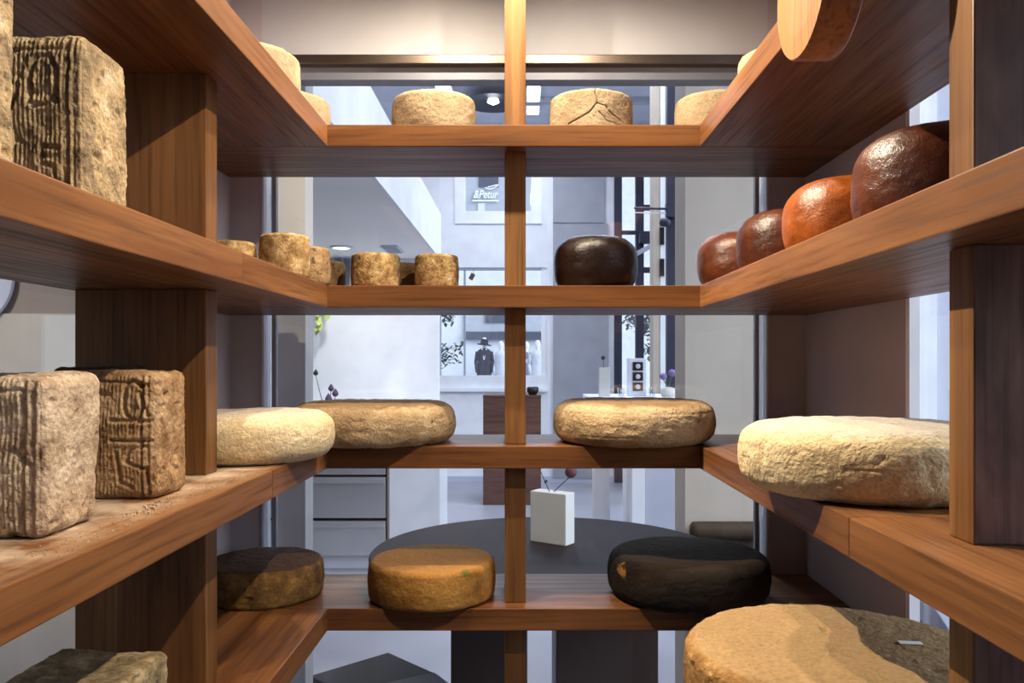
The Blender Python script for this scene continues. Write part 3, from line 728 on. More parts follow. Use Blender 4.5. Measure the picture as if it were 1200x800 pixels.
# --- second shelf, right: glossy brown balls
def ball_mesh(name, R, H, seed):
    prof = []; ft, fb = 0.60, 0.76
    z0 = -0.62; zt = 0.80
    pts = []
    n = 56
    for k in range(n + 1):
        t = k / n; a = -1 + 2 * t
        zz = t * H
        # flattened sphere: full belly, wide flat foot, softly flattened top
        rr = R * (1 - abs(a) ** 3.2 * (0.19 if a < 0 else 0.34))
        pts.append((rr, zz))
    prof = [(pts[0][0] * k / 8, 0.0) for k in range(8)] + pts
    rt = pts[-1][0]
    rnd = 0.012
    prof2 = []
    for r, z in prof: prof2.append([r, z])
    for k in range(1, 13):
        q = k / 12; prof2.append([rt * (1 - q), H + 0.006 * (1 - (1 - q) ** 2)])
    for i in range(3):    # soften the shoulder
        a = [p[:] for p in prof2]
        for j in range(12, len(prof2) - 1):
            prof2[j][0] = (a[j - 1][0] + 2 * a[j][0] + a[j + 1][0]) / 4; prof2[j][1] = (a[j - 1][1] + 2 * a[j][1] + a[j + 1][1]) / 4
    ns = 112; th = np.linspace(0, 2 * np.pi, ns, endpoint=False)
    pr = np.array(prof2); Q = np.zeros((len(pr), ns, 3))
    Q[:, :, 0] = pr[:, 0][:, None] * np.cos(th); Q[:, :, 1] = pr[:, 0][:, None] * np.sin(th); Q[:, :, 2] = pr[:, 1][:, None]
    Q = Q.reshape(-1, 3); c = np.array([0, 0, H * 0.5]); nn = Q - c; nn /= np.linalg.norm(nn, axis=1, keepdims=True) + 1e-9
    Q = Q + nn * (0.0022 * fbm(Q, 16, seed, 3) + 0.0007 * fbm(Q, 120, seed + 4, 2))[:, None]
    Q[:, 2] = np.maximum(Q[:, 2], 0.0)
    faces = []
    for a in range(1, len(pr) - 2):
        for k in range(ns):
            k2 = (k + 1) % ns; faces.append((a * ns + k, a * ns + k2, (a + 1) * ns + k2, (a + 1) * ns + k))
    faces.append(tuple(range(2 * ns - 1, ns - 1, -1))); faces.append(tuple((len(pr) - 2) * ns + k for k in range(ns)))
    return mesh_np(name, Q, faces)
G3 = 'glossy brown ball cheeses on the second shelf'
for (x, y, R, H, sd, mt, lb) in (
    (0.1405, 1.550, 0.0795, 0.097, 31, BALL_D, 'near-black glossy flattened ball cheese alone on the back second shelf'),
    (0.404, 1.500, 0.0790, 0.096, 32, BALL_M, 'dark glossy ball cheese at the inner corner, farthest in the right-hand row'),
    (0.425, 1.300, 0.0800, 0.098, 33, BALL_M, 'chestnut glossy ball cheese, second in the right-hand row from the corner'),
    (0.434, 1.085, 0.0820, 0.100, 34, BALL_O, 'bright orange-brown glossy ball cheese in the right-hand row'),
    (0.444, 0.872, 0.0840, 0.106, 35, BALL_M, 'biggest-looking brown ball cheese, nearest and tucked behind the right upright')):
    put_cheese('ball_cheese', ball_mesh('ball_cheese', R, H, sd), mt, (x, y, z2), lb, G3, rz=sd * 1.7)

# --- third shelf: four large pale wheels
G4 = 'large pale wheel cheeses on the third shelf'
put_cheese('wheel_cheese', wheel_mesh('wheel_cheese', 0.154, 0.080, 0.012, 0.020, 41, 0.0016, 0.0024, lines=2, pits=0.0012), SAND, (0.2135, 1.552, z3), 'sandy wheel cheese on the back third shelf, right of the central post', G4)
put_cheese('wheel_cheese', wheel_mesh('wheel_cheese', 0.156, 0.076, 0.011, 0.020, 42, 0.0016, 0.0026, lines=0, pits=0.0014), SAND, (-0.284, 1.552, z3), 'sandy pitted wheel cheese on the back third shelf, left of the central post', G4)
put_cheese('wheel_cheese', wheel_mesh('wheel_cheese', 0.135, 0.075, 0.011, 0.022, 43, 0.0014, 0.0030, lines=1, pits=0.0008), CREAM, (-0.435, 1.285, z3), 'cream wheel cheese on the left third shelf, half behind the upright', G4)
put_cheese('wheel_cheese', wheel_mesh('wheel_cheese', 0.152, 0.080, 0.010, 0.022, 44, 0.0013, 0.0028, lines=3, pits=0.0012, n=240), CREAM, (0.413, 0.968, z3), 'large cream wheel cheese overhanging the right third shelf beside the upright', G4, rz=0.5)

# --- bottom shelf
G5 = 'dark and golden wheel cheeses on the bottom shelf'
put_cheese('wheel_cheese', wheel_mesh('wheel_cheese', 0.113, 0.068, 0.003, 0.009, 51, 0.0014, 0.0022, pits=0.0014), OLIVE, (-0.494, 1.552, z4), 'olive-brown mottled wheel cheese in the bottom left corner', G5)
c2 = put_cheese('wheel_cheese', wheel_mesh('wheel_cheese', 0.1205, 0.072, 0.003, 0.010, 52, 0.0012, 0.0018), OCHRE, (-0.172, 1.546, z4), 'ochre wheel cheese in the middle of the bottom back shelf', G5)
put_cheese('wheel_cheese', wheel_mesh('wheel_cheese', 0.153, 0.084, 0.008, 0.020, 53, 0.0016, 0.0030, dish=0.002), BLACK, (0.317, 1.552, z4), 'black-brown wheel cheese in the bottom right corner', G5)
put_cheese('wheel_cheese', wheel_mesh('wheel_cheese', 0.176, 0.112, 0.004, 0.016, 54, 0.0016, 0.0030, pits=0.0018, n=240), GOLD, (0.369, 0.957, z4), 'tall golden wheel cheese on the right bottom shelf, topped with a paper scrap', G5)
pt = obox(new(), P(1067, 754, 0.985) + Vector((0, 0, 0)), 0.0, 0.0, 0.0)
pt.free()
tgx = (1067 - 612) / F; tz = z4 + 0.1125; ty = tz / ((424 - 754) / F)
tag(link('paper_tag', obox(new(), (tgx * ty, ty, tz + 0.0012), 0.026, 0.010, 0.0006, -0.12), M['paper'], origin=(tgx * ty, ty, tz)), 'small white paper scrap lying on the golden wheel cheese', 'paper')

# --- square crusty blocks on the left
G6 = 'square crusty block cheeses on the left shelves'
glA = [[(0.08, 0.86), (0.07, 0.66), (0.14, 0.58), (0.26, 0.58), (0.33, 0.66), (0.34, 0.72)],
       [(0.46, 0.62), (0.46, 0.78), (0.52, 0.86), (0.64, 0.88), (0.72, 0.80), (0.73, 0.66), (0.62, 0.60), (0.50, 0.60)],
       [(0.74, 0.36), (0.58, 0.37), (0.56, 0.28), (0.70, 0.26), (0.72, 0.16), (0.55, 0.14)]]
cap = lambda cu, cv, hu, hv: [(cu + hu * math.cos(a) * (1 if True else 0), cv + (hv * math.copysign(abs(math.sin(a)) ** 0.7, math.sin(a)))) for a in [2 * math.pi * k / 18 for k in range(19)]]
glB = [cap(0.74, 0.78, 0.105, 0.15), [(0.50, 0.615), (0.96, 0.615)], [(0.50, 0.46), (0.96, 0.46)],
       [(0.88, 0.42), (0.72, 0.40), (0.66, 0.30), (0.78, 0.26), (0.88, 0.24), (0.90, 0.12)], [(0.56, 0.36), (0.60, 0.14), (0.72, 0.10)],
       [(0.80, 0.84), (0.90, 0.66)]]
glC = [[(0.2, 0.8), (0.2, 0.5), (0.5, 0.45)], [(0.6, 0.85), (0.8, 0.6), (0.6, 0.45)]]
def put_block(sx, sy, sz, r, seed, mat, x1, y0, zb, label, glyphs=None, rot=0.0, **kw):
    m = block_mesh('block_cheese', sx, sy, sz, r, seed, glyphs=glyphs, rot=rot, **kw)
    return put_cheese('block_cheese', m, mat, (x1 - sx / 2, y0 + sy / 2, zb), label, G6)
put_block(0.094, 0.086, 0.170, 0.012, 61, BLOCKG, -0.406, 0.752, z2, 'tall weathered block cheese with stamped loops on the left second shelf', glA, ridges=0.0009, slump=0.004, n=128)
put_block(0.098, 0.088, 0.178, 0.010, 62, BLOCKG, -0.401, 0.557, z2, 'block cheese on the second shelf cut off by the left picture edge', None)
put_block(0.110, 0.096, 0.141, 0.012, 63, BLOCK, -0.408, 0.692, z3, 'pale crusty block cheese at the front of the left third shelf', None, ridges=0.0009, slump=0.003, n=120)
put_block(0.100, 0.084, 0.142, 0.012, 64, BLOCKD, -0.403, 0.893, z3, 'brown block cheese stamped with a loop and curl, beside the left upright', glB, ridges=0.0006, slump=0.003, n=120)
put_block(0.100, 0.088, 0.146, 0.012, 65, DARKB, -0.480, 0.990, z3, 'dark block cheese mostly hidden behind the two pale blocks', None, n=40)
put_block(0.126, 0.118, 0.134, 0.012, 66, LOWB, -0.381, 0.764, z4, 'dark ridged block cheese at the bottom left, only its top showing', None, ridges=0.001, slump=0.006)

# crumbs scattered by the blocks: uncountable
rnd = random.Random(4)
cb = new()
for k in range(420):
    t = rnd.random()
    y = 0.62 + 0.5 * rnd.random(); x = -0.362 - abs(rnd.gauss(0, 0.02))
    if k < 60: y = rnd.gauss(0.845, 0.028); x = rnd.gauss(-0.388, 0.006)
    if x < -0.40 or x > -0.354: continue
    s = rnd.choice((0.0006, 0.0008, 0.001)) if k >= 60 else rnd.uniform(0.001, 0.0026)
    obox(cb, (x, y, z3 + s * 0.45), s, s * rnd.uniform(0.7, 1.4), s, rnd.random() * 3)
co = link('cheese_crumbs', cb, BLOCK, origin=(-0.38, 0.85, z3)); tag(co, 'pale crumbs and dust strewn along the left third shelf', 'crumbs', kind='stuff')

# ------------------------------------------------------------------ the shop: furniture and things
# ceiling lamps
for i, (lx, ly, a, b) in enumerate(SHOP_LAMPS):
    lab = {0: 'short bright ceiling lamp above the left drum cheese, seen through the glass', 1: 'bright white ceiling lamp just right of the top post', 2: 'small second ceiling lamp below the bright one right of the post', 3: 'long strip lamp on the shop ceiling above the white bar counter', 4: 'long strip lamp on the shop ceiling by the street window, level with the round table', 5: 'unseen strip lamp added to light the right shelves, level with the camera', 6: 'unseen strip lamp added to light the right shelves, behind the camera', 7: 'short unseen strip lamp added to brighten the beige wall', 8: 'long strip lamp on the shop ceiling past the round table', 9: 'long strip lamp on the ceiling halfway down the shop'}[i]
    t = thing('ceiling_lamp', lab, 'lamp', (lx, ly, 2.65), 'strip lamps on the shop ceiling')
    link('body', box(new(), lx - a / 2 - 0.01, lx + a / 2 + 0.01, ly - b / 2 - 0.01, ly + b / 2 + 0.01, 2.61, 2.65), M['alu'], t)
    link('diffuser', box(new(), lx - a / 2, lx + a / 2, ly - b / 2, ly + b / 2, 2.60, 2.61), M['lampon'], t)
t = thing('round_ceiling_lamp', 'dark-rimmed round lamp hanging under the shop ceiling by the post', 'lamp', P(580, 121, 8.0))
c = P(578, 121, 8.0)
link('shade', lathe(new(), c, [(0, 0.05), (0.10, 0.05), (0.30, 0.0), (0.31, 0.0), (0.11, 0.06), (0, 0.06)], 32), M['darksteel'], t)
link('bulb', lathe(new(), c + Vector((0.0, 0, 0.01)), [(0, -0.03), (0.06, 0.0), (0.05, 0.03), (0, 0.04)], 16), M['lampon'], t)
link('rod', tube(new(), c + Vector((0, 0, 0.06)), (c.x, c.y, 2.65), 0.012), M['darksteel'], t)
# mezzanine soffit lamp and vent
t = thing('downlight', 'small round lit downlight in the grey soffit at the left', 'lamp', (-1.16, 5.2, 0.74))
link('trim_ring', lathe(new(), (-1.16, 5.2, 0.728), [(0.055, 0.0), (0.07, 0.0), (0.07, 0.0119), (0.055, 0.0119), (0.055, 0.0)], 32), M['white'], t)
link('lens', lathe(new(), (-1.16, 5.2, 0.731), [(0, 0), (0.054, 0), (0.054, 0.008), (0, 0.008)], 32), M['lampon'], t)
t = thing('ceiling_vent', 'small square grey air vent in the soffit', 'vent', (-0.845, 5.28, 0.74))
link('frame', box(new(), -0.90, -0.79, 5.14, 5.42, 0.727, 0.7395), M['alu'], t)
for k in range(6):
    link('slat', box(new(), -0.89, -0.80, 5.16 + k * 0.042, 5.185 + k * 0.042, 0.722, 0.7268), M['gasket'], t)
# round pale disc on the left wall
t = link('round_sign', lathe(new(), (-2.19, 3.184, 0.33), [(0, 0), (0.198, 0), (0.20, 0.004), (0.20, 0.016), (0.198, 0.02), (0, 0.02)], 64, Matrix.Rotation(math.radians(90), 4, 'X')), M['lavgrey'], origin=(-2.19, 3.19, 0.33))
tag(t, 'pale blank round disc on the greige wall at the far left', 'sign')

# kitchen counter with steel drawers
t = thing('drawer_counter', 'white counter with stainless steel drawers seen under the left shelves', 'counter', (-1.3, 5.25, -1.35))
link('carcass', box(new(), -2.0, -0.875, 5.275, 5.80, -1.26, -0.49), M['black'], t)
link('plinth', box(new(), -2.0, -0.875, 5.31, 5.80, -1.35, -1.26), M['white'], t)
link('worktop', box(new(), -2.0, -0.536, 5.24, 5.80, -0.489, -0.45, 0.003), M['white_gloss'], t)
link('end_panel', box(new(), -0.86, -0.536, 5.25, 5.80, -1.35, -0.4895), M['white_gloss'], t)
link('side_post', box(new(), -0.8745, -0.861, 5.25, 5.80, -1.35, -0.4895), M['greige_dark'], t)
for z0_, z1_ in ((-1.01, -0.745), (-1.255, -1.03), (-0.73, -0.50)):
    for xa, xb in ((-1.36, -0.885), (-1.98, -1.38)):
        f = link('drawer', box(new(), xa, xb, 5.25, 5.274, z0_, z1_, 0.003), M['steel'], t)
        link('handle', box(new(), xa + 0.01, xb - 0.01, 5.225, 5.2495, z1_ - 0.035, z1_ - 0.012, 0.004), M['steel'], f)

# flowers on the counter, seen at the left edge
def flower_head(bm, c, r, seed, n=14, k=10):
    rn = random.Random(seed)
    bmesh.ops.create_icosphere(bm, subdivisions=2, radius=r, matrix=Matrix.Translation(c))
    for v in bm.verts:
        pass
    return bm
t = thing('flower_vase', 'dark glass vase of purple seed heads on the drawer counter', 'vase', (-1.31, 5.45, -0.45))
link('vase', lathe(new(), (-1.31, 5.45, -0.45), [(0, 0), (0.045, 0), (0.055, 0.06), (0.03, 0.12), (0.022, 0.16), (0.018, 0.16), (0.02, 0.05), (0, 0.02)], 24), M['glassware'], t)
for u, v, r in ((388, 455, 0.022), (393, 461, 0.024), (385, 467, 0.026), (370, 437, 0.019)):
    c = P(u, v, 5.45)
    hd = link('flower_head', lathe(new(), c, [(0, -r), (r * 0.7, -r * 0.6), (r * 0.95, 0), (r * 0.6, r * 0.7), (0, r * 1.5)], 10), M['darkpurple'] if u > 375 else M['stem'], t)
    link('stem', tube(new(), (-1.31, 5.45, -0.40), c - Vector((0, 0, r)), 0.003, 0.002, 6), M['stem'], hd)

# ledge with glasses and a trailing plant
t = thing('wall_ledge', 'narrow white ledge on the white wall behind the small cheeses', 'shelf', (-1.35, 5.65, 0.48))
link('board', box(new(), -1.75, -1.10, 5.70, 5.804, 0.455, 0.48, 0.002), M['white'], t)
for x_ in (-1.6, -1.2):
    link('bracket', box(new(), x_ - 0.01, x_ + 0.01, 5.74, 5.804, 0.40, 0.4545), M['white'], t)
gl_lab = ['leftmost of the three tall clear glasses behind the small cheeses', 'middle of the three tall clear glasses behind the small cheeses', 'rightmost of the three tall clear glasses behind the small cheeses']
for k in range(3):
    x_ = -1.31 + k * 0.065; hh = 0.30 - 0.045 * k
    g = link('tall_glass', lathe(new(), (x_, 5.752, 0.4803), [(0, 0), (0.028, 0), (0.028, 0.004), (0.020, 0.01), (0.028, hh), (0.026, hh), (0.017, 0.014), (0, 0.012)], 20), M['glassware'], origin=(x_, 5.62, 0.48), smooth=True)
    tag(g, gl_lab[k], 'glass', 'clear glasses on the ledge')
def leaf(bm, c, L, W, az, pit, th=0.0006):
    m = Matrix.Translation(c) @ Matrix.Rotation(az, 4, 'Z') @ Matrix.Rotation(pit, 4, 'Y')
    pts = [(0, 0), (0.25, 0.42), (0.55, 0.5), (0.85, 0.25), (1, 0), (0.85, -0.25), (0.55, -0.5), (0.25, -0.42)]
    top = [bm.verts.new(m @ Vector((a * L, b * W, 0.12 * L * abs(b)))) for a, b in pts]
    bot = [bm.verts.new(m @ Vector((a * L, b * W, 0.12 * L * abs(b) - th))) for a, b in pts]
    bm.faces.new(top); bm.faces.new(bot[::-1])
    for i in range(8):
        j = (i + 1) % 8; bm.faces.new((top[i], bot[i], bot[j], top[j]))
t = thing('trailing_plant', 'lime-green leafy plant trailing from the ledge, left of the white wall', 'plant', (-1.40, 5.62, 0.48))
link('pot', lathe(new(), (-1.40, 5.752, 0.4803), [(0, 0), (0.035, 0), (0.045, 0.07), (0.04, 0.07), (0.032, 0.01), (0, 0.01)], 24), M['ceramic'], t)
sm = new()
tube(sm, (-1.41, 5.74, 0.54), (-1.42, 5.68, 0.50), 0.003, 0.003, 6); tube(sm, (-1.42, 5.68, 0.50), (-1.425, 5.66, 0.22), 0.003, 0.002, 6)
tube(sm, (-1.39, 5.74, 0.54), (-1.36, 5.68, 0.50), 0.003, 0.003, 6); tube(sm, (-1.36, 5.68, 0.50), (-1.35, 5.66, 0.30), 0.003, 0.002, 6)
link('stem', sm, M['stemgreen'], t)
rn = random.Random(8)
for k in range(16):
    zz = 0.50 - k * 0.017; xx = -1.42 if k % 2 == 0 or zz < 0.34 else -1.355
    if zz < 0.24: continue
    b = new(); leaf(b, (xx + rn.uniform(-0.01, 0.01), 5.655, zz), 0.075, 0.042, rn.uniform(-2.4, -0.6), rn.uniform(0.5, 1.3)); link('leaf', b, M['lime'], t)
for k in range(3):
    b = new(); leaf(b, (-1.16 + 0.006 * k, 5.74, 0.50), 0.09, 0.022, -1.2 + k, -1.3); 
    if k == 0: t2 = thing('small_plant', 'tiny green sprig beside the tall glasses on the ledge', 'plant', (-1.155, 5.56, 0.48))
    link('leaf', b, M['lime'], t2)
link('pot', lathe(new(), (-1.155, 5.75, 0.4803), [(0, 0), (0.016, 0), (0.02, 0.02), (0, 0.02)], 16), M['ceramic'], t2)

# round dark table
t = thing('round_table', 'large round dark table outside the back glass, behind the bottom shelf', 'table', (0.08, 2.585, -1.35))
link('tabletop', lathe(new(), (0.08, 2.585, -0.632), [(0, 0), (0.55, 0), (0.56, 0.006), (0.56, 0.028), (0.556, 0.032), (0, 0.032)], 128), M['tabletop'], t)
link('pedestal', box(new(), -0.21, 0.015, 2.38, 2.75, -1.35, -0.6325, 0.004), M['tablebase'], t)
link('pedestal', box(new(), 0.10, 0.40, 2.38, 2.75, -1.35, -0.6325, 0.004), M['tablebase'], t)
link('base_plate', lathe(new(), (0.08, 2.585, -1.35), [(0, 0), (0.40, 0), (0.40, 0.012), (0, 0.012)], 64), M['stool2'], t)
# white vase with two stems
vx = Vector((0.10, 2.70, -0.60)); va = math.atan2(-0.08, 0.115)
t = thing('block_vase', 'white slab-shaped vase with two thin stems on the dark round table', 'vase', vx)
link('body', obox(new(), vx + Vector((0, 0, 0.085)), 0.140, 0.056, 0.1685, va, 0.003), M['ceramic'], t)
vt = vx + Vector((-0.005, 0, 0.169)); fl = P(669, 553, 2.68)
s_ = new(); tube(s_, vt - Vector((0, 0, 0.01)), fl - Vector((0, 0, 0.012)), 0.0016, 0.0014, 6); link('stem', s_, M['stem'], t)
s_ = new(); tube(s_, vt - Vector((0, 0, 0.01)), P(632, 549, 2.70), 0.0016, 0.0012, 6); tube(s_, P(632, 549, 2.70), P(634, 520, 2.70), 0.0012, 0.001, 6)
leaf(s_, P(641, 562, 2.70), 0.018, 0.012, 2.2, 0.9); link('stem', s_, M['stem'], t)
fh = new(); bmesh.ops.create_icosphere(fh, subdivisions=3, radius=0.020, matrix=Matrix.Translation(fl)); link('flower_head', fh, M['plum'], t, smooth=True)
# stools
t = thing('square_stool', 'charcoal cube stool on the floor below the bottom left shelf', 'stool', (-0.42, 2.33, -1.35))
link('body', obox(new(), (-0.425, 2.33, -1.135), 0.262, 0.245, 0.425, math.radians(44), 0.004), M['stool'], t)
link('seat', obox(new(), (-0.425, 2.33, -0.911), 0.27, 0.253, 0.022, math.radians(44), 0.003), M['stool'], t)
t = thing('square_stool', 'lighter grey square stool in front of the charcoal one', 'stool', (-0.255, 1.965, -1.35))
link('body', obox(new(), (-0.255, 1.975, -1.085), 0.165, 0.165, 0.525, math.radians(32), 0.004), M['stool2'], t)
link('seat', obox(new(), (-0.255, 1.975, -0.811), 0.173, 0.173, 0.022, math.radians(32), 0.003), M['stool2'], t)
# bench with a roll back
t = thing('bench', 'brown upholstered bench with a rolled back against the beige wall', 'bench', (0.95, 2.85, -1.35))
r_ = new()
prof = [(0, 0), (0.022, 0.003), (0.033, 0.012), (0.034, 0.03), (0.034, 0.545), (0.03, 0.557), (0, 0.56)]
lathe(r_, (0.607, 2.945, -0.613), prof, 32, Matrix.Rotation(math.radians(90), 4, 'Y')); link('back_roll', r_, M['leather'], t, smooth=True)
link('back', box(new(), 0.63, 1.165, 2.95, 2.995, -1.0, -0.647, 0.004), M['leather'], t)
link('seat', box(new(), 0.66, 1.165, 2.68, 2.949, -0.97, -0.88, 0.012), M['leather'], t)
for x_ in (0.68, 1.12):
    for y_ in (2.70, 2.96):
        link('leg', box(new(), x_, x_ + 0.035, y_, y_ + 0.03, -1.35, -0.9702 if y_ < 2.9 else -1.0002), M['tablebase'], t)

# brown plinth with a black bowl
t = thing('wooden_plinth', 'tall dark brown wooden plinth at the far end of the shop, behind the post', 'plinth', (-0.10, 7.8, -1.35))
link('body', box(new(), -0.37, 0.177, 7.65, 8.1, -1.35, -0.335, 0.004), M['brownwood'], t)
link('top', box(new(), -0.372, 0.179, 7.645, 8.105, -0.3345, -0.313, 0.003), M['brownwood'], t)
bw = link('bowl', lathe(new(), (0.10, 7.75, -0.3128), [(0, 0), (0.035, 0), (0.055, 0.03), (0.058, 0.06), (0.05, 0.075), (0.046, 0.07), (0.045, 0.03), (0, 0.012)], 32), M['black'], origin=(0.10, 7.75, -0.3128), smooth=True)
tag(bw, 'small black bowl on the brown plinth, right of the post', 'bowl')

# white bar counter at the right, with the things on it
t = thing('bar_counter', 'white bar counter behind the right half of the window', 'counter', (0.65, 4.8, -1.35))
link('top', box(new(), 0.38, 1.0, 4.6, 5.1, -0.235, -0.20, 0.006), M['white_gloss'], t)
link('body', box(new(), 0.625, 0.70, 4.62, 5.05, -1.35, -0.2355, 0.003), M['white'], t)
link('body', box(new(), 0.703, 0.98, 4.63, 5.05, -1.35, -0.2355, 0.003), M['lavgrey'], t)
link('pedestal', lathe(new(), (0.47, 4.85, -1.35), [(0, 0), (0.085, 0), (0.06, 0.25), (0.05, 0.6), (0.055, 1.1145), (0, 1.1145)], 40), M['white'], t, smooth=True)
# tall box with three discs
bx0, bx1 = 0.625, 0.727
t = thing('display_box', 'tall grey box with three dark squares each holding a pale disc', 'box', (0.676, 4.75, -0.20))
link('case', box(new(), bx0, bx1, 4.75, 4.85, -0.1998, 0.022, 0.003), M['alu'], t)
for k in range(3):
    zc = -0.025 - 0.060 * k
    f = link('panel', box(new(), bx0 + 0.022, bx1 - 0.020, 4.744, 4.7498, zc - 0.025, zc + 0.025, 0.001), M['black'] if k < 2 else M['brownwood'], t)
    link('disc', lathe(new(), (0.677, 4.7438, zc), [(0, 0), (0.014, 0), (0.014, 0.004), (0.010, 0.006), (0, 0.006)], 24, Matrix.Rotation(math.radians(90), 4, 'X')), M['lavgrey'], f)
# purple alliums in a white bowl vase
t = thing('flower_vase', 'white round vase with two purple pompom flowers at the right of the bar', 'vase', (0.85, 4.72, -0.20))
link('vase', lathe(new(), (0.85, 4.72, -0.1998), [(0, 0), (0.035, 0), (0.05, 0.02), (0.045, 0.045), (0.012, 0.055), (0.010, 0.05), (0, 0.048)], 32), M['ceramic'], t, smooth=True)
for u, v, r in ((777.5, 441, 0.021), (787.5, 437, 0.022)):
    c = P(u, v, 4.72); b = new(); bmesh.ops.create_icosphere(b, subdivisions=3, radius=r, matrix=Matrix.Translation(c))
    hd = link('flower_head', b, M['purple'], t)
    link('stem', tube(new(), (0.85, 4.72, -0.15), c - Vector((0, 0, r * 0.9)), 0.003, 0.003, 6), M['stemgreen'], hd)
b = new(); leaf(b, (0.85, 4.715, -0.12), 0.06, 0.02, 0.2, -1.1); leaf(b, (0.85, 4.715, -0.12), 0.05, 0.02, 2.9, -1.2); link('leaf', b, M['leaf'], t)
# small white block vase with a dark flower
t = thing('block_vase', 'small white block vase with one dark flower on the bar', 'vase', (0.475, 4.72, -0.20))
link('body', box(new(), 0.447, 0.507, 4.70, 4.745, -0.1998, -0.033, 0.002), M['ceramic'], t)
c = P(707, 419, 4.72); b = new(); bmesh.ops.create_icosphere(b, subdivisions=2, radius=0.013, matrix=Matrix.Translation(c)); hd = link('flower_head', b, M['stem'], t, smooth=True)
link('stem', tube(new(), (0.475, 4.72, -0.04), c - Vector((0, 0, 0.012)), 0.0015, 0.0015, 6), M['stem'], hd)
for k, x_ in enumerate((0.575, 0.755)):
    g = link('tumbler', lathe(new(), (x_, 4.72, -0.1998), [(0, 0), (0.018, 0), (0.022, 0.05), (0.02, 0.05), (0.016, 0.005), (0, 0.005)], 20), M['glassware'], origin=(x_, 4.72, -0.20), smooth=True)
    tag(g, ['small clear tumbler on the bar, left of the disc box', 'small clear tumbler on the bar, right of the disc box'][k], 'glass', 'tumblers on the bar')
# fixture on the dark post
t = thing('wall_bracket', 'dark clamp and arm on the steel post at the right of the window', 'bracket', P(786, 248, 5.3))
c = P(786, 246, 5.35)
link('clamp', box(new(), c.x - 0.03, c.x + 0.035, 5.33, 5.399, c.z - 0.05, c.z + 0.05, 0.006), M['darksteel'], t)
link('arm', tube(new(), (c.x - 0.03, 5.36, c.z + 0.01), (c.x - 0.24, 5.36, c.z + 0.015), 0.008), M['darksteel'], t)
link('arm', tube(new(), (c.x - 0.03, 5.36, c.z - 0.02), (c.x - 0.24, 5.36, c.z - 0.015), 0.004), M['alu'], t)
link('knob', lathe(new(), (c.x - 0.035, 5.36, c.z - 0.11), [(0, 0), (0.03, 0.005), (0.04, 0.03), (0.03, 0.055), (0, 0.06)], 20), M['darksteel'], t, smooth=True)
for zc, lb in ((P(0, 276, 5.58).z, 'upper black slot plate on the pale column by the beige wall'), (P(0, 313, 5.58).z, 'lower black slot plate on the pale column by the beige wall')):
    o = link('slot_plate', box(new(), 0.952, 0.980, 5.588, 5.5995, zc - 0.06, zc + 0.06, 0.001), M['black'], origin=(0.966, 5.59, zc)); tag(o, lb, 'plate', 'slot plates on the column')
# slanted bracket by the far door
t = thing('door_closer', 'slanted grey arm with a dark block on the far steel door', 'door closer', P(757, 275, 9.0))
c = P(755, 278, 9.0)
link('block', box(new(), c.x - 0.06, c.x + 0.08, 8.93, 9.0595, c.z - 0.07, c.z + 0.06, 0.01), M['darksteel'], t)
link('arm', obox(new(), (c.x - 0.02, 8.96, c.z - 0.15), 0.32, 0.06, 0.05, 0, 0.005, ry=math.radians(-28)), M['facgrey'], t)

# hanging tag in the far window
t = thing('hanging_tag', 'small brown tag hanging in the far window left of the post', 'tag', P(553, 323, 9.0))
c = P(553, 324, 9.09)
link('card', obox(new(), c, 0.05, 0.008, 0.075, 0, 0.002, ry=math.radians(28)), M['brownwood'], t)
link('string', tube(new(), c + Vector((0.015, 0, 0.035)), (c.x + 0.02, 9.1085, 1.045), 0.002, 0.002, 6), M['stem'], t)

# beyond the right-hand side glass: a pale post, a dark cabinet and a slanted board
t = thing('leaning_board', 'pale slanted board leaning against a dark cabinet beyond the right glass', 'board', (1.45, 2.45, -1.35))
a_ = P(1077, 696, 2.45); z_ = -1.35; d_ = Vector((0.66, 0, -1)).normalized(); L_ = (a_.z - z_) / -d_.z - 0.012
link('panel', obox(new(), a_ + d_ * (L_ / 2), 0.026, 0.22, L_, 0, 0.003, ry=math.atan2(-0.66, 1)), M['lavgrey'], t)
t = thing('dark_cabinet', 'low black cabinet glimpsed between the right upright and the golden wheel', 'cabinet', (1.29, 2.68, -1.35))
link('body', box(new(), 1.20, 1.345, 2.62, 2.90, -1.33, -0.715, 0.004), M['black'], t)
for x_ in (1.205, 1.31):
    for y_ in (2.63, 2.86): link('foot', box(new(), x_, x_ + 0.03, y_, y_ + 0.03, -1.35, -1.3302), M['black'], t)

# ------------------------------------------------------------------ the street beyond
struct('ground', box(new(), -20, 25, 9.3, 40, -1.47, -1.37), M['asphalt'], origin=(0, 20, -1.37))
struct('ground', box(new(), 2.8, 25, -12, 9.3, -1.47, -1.37), M['asphalt'], origin=(10, 0, -1.37))
t = thing('shop_building', 'pale shop building across the street with a white script sign', 'building', (0, 24.5, -1.37))
link('wall', box(new(), -9, 11, 24.5, 24.9, -1.37, 9), M['render'], t)
link('band', box(new(), -1.75, 3, 24.43, 24.499, P(0, 389, 24.5).z, P(0, 366, 24.5).z + 0.4), M['facgrey'], t)
link('shade_strip', box(new(), P(545, 0, 24.4).x, 1.4, 24.35, 24.429, P(0, 398, 24.4).z, P(0, 388.5, 24.4).z), M['facdark'], t)
link('sign_panel', box(new(), P(569, 0, 24.4).x, P(600, 0, 24.4).x, 24.38, 24.4295, P(0, 378, 24.4).z, P(0, 362, 24.4).z), M['facdark'], t)
link('upper_panel', box(new(), -1.95, 0.9, 24.43, 24.499, 4.3, 6.5), M['facgrey'], t)
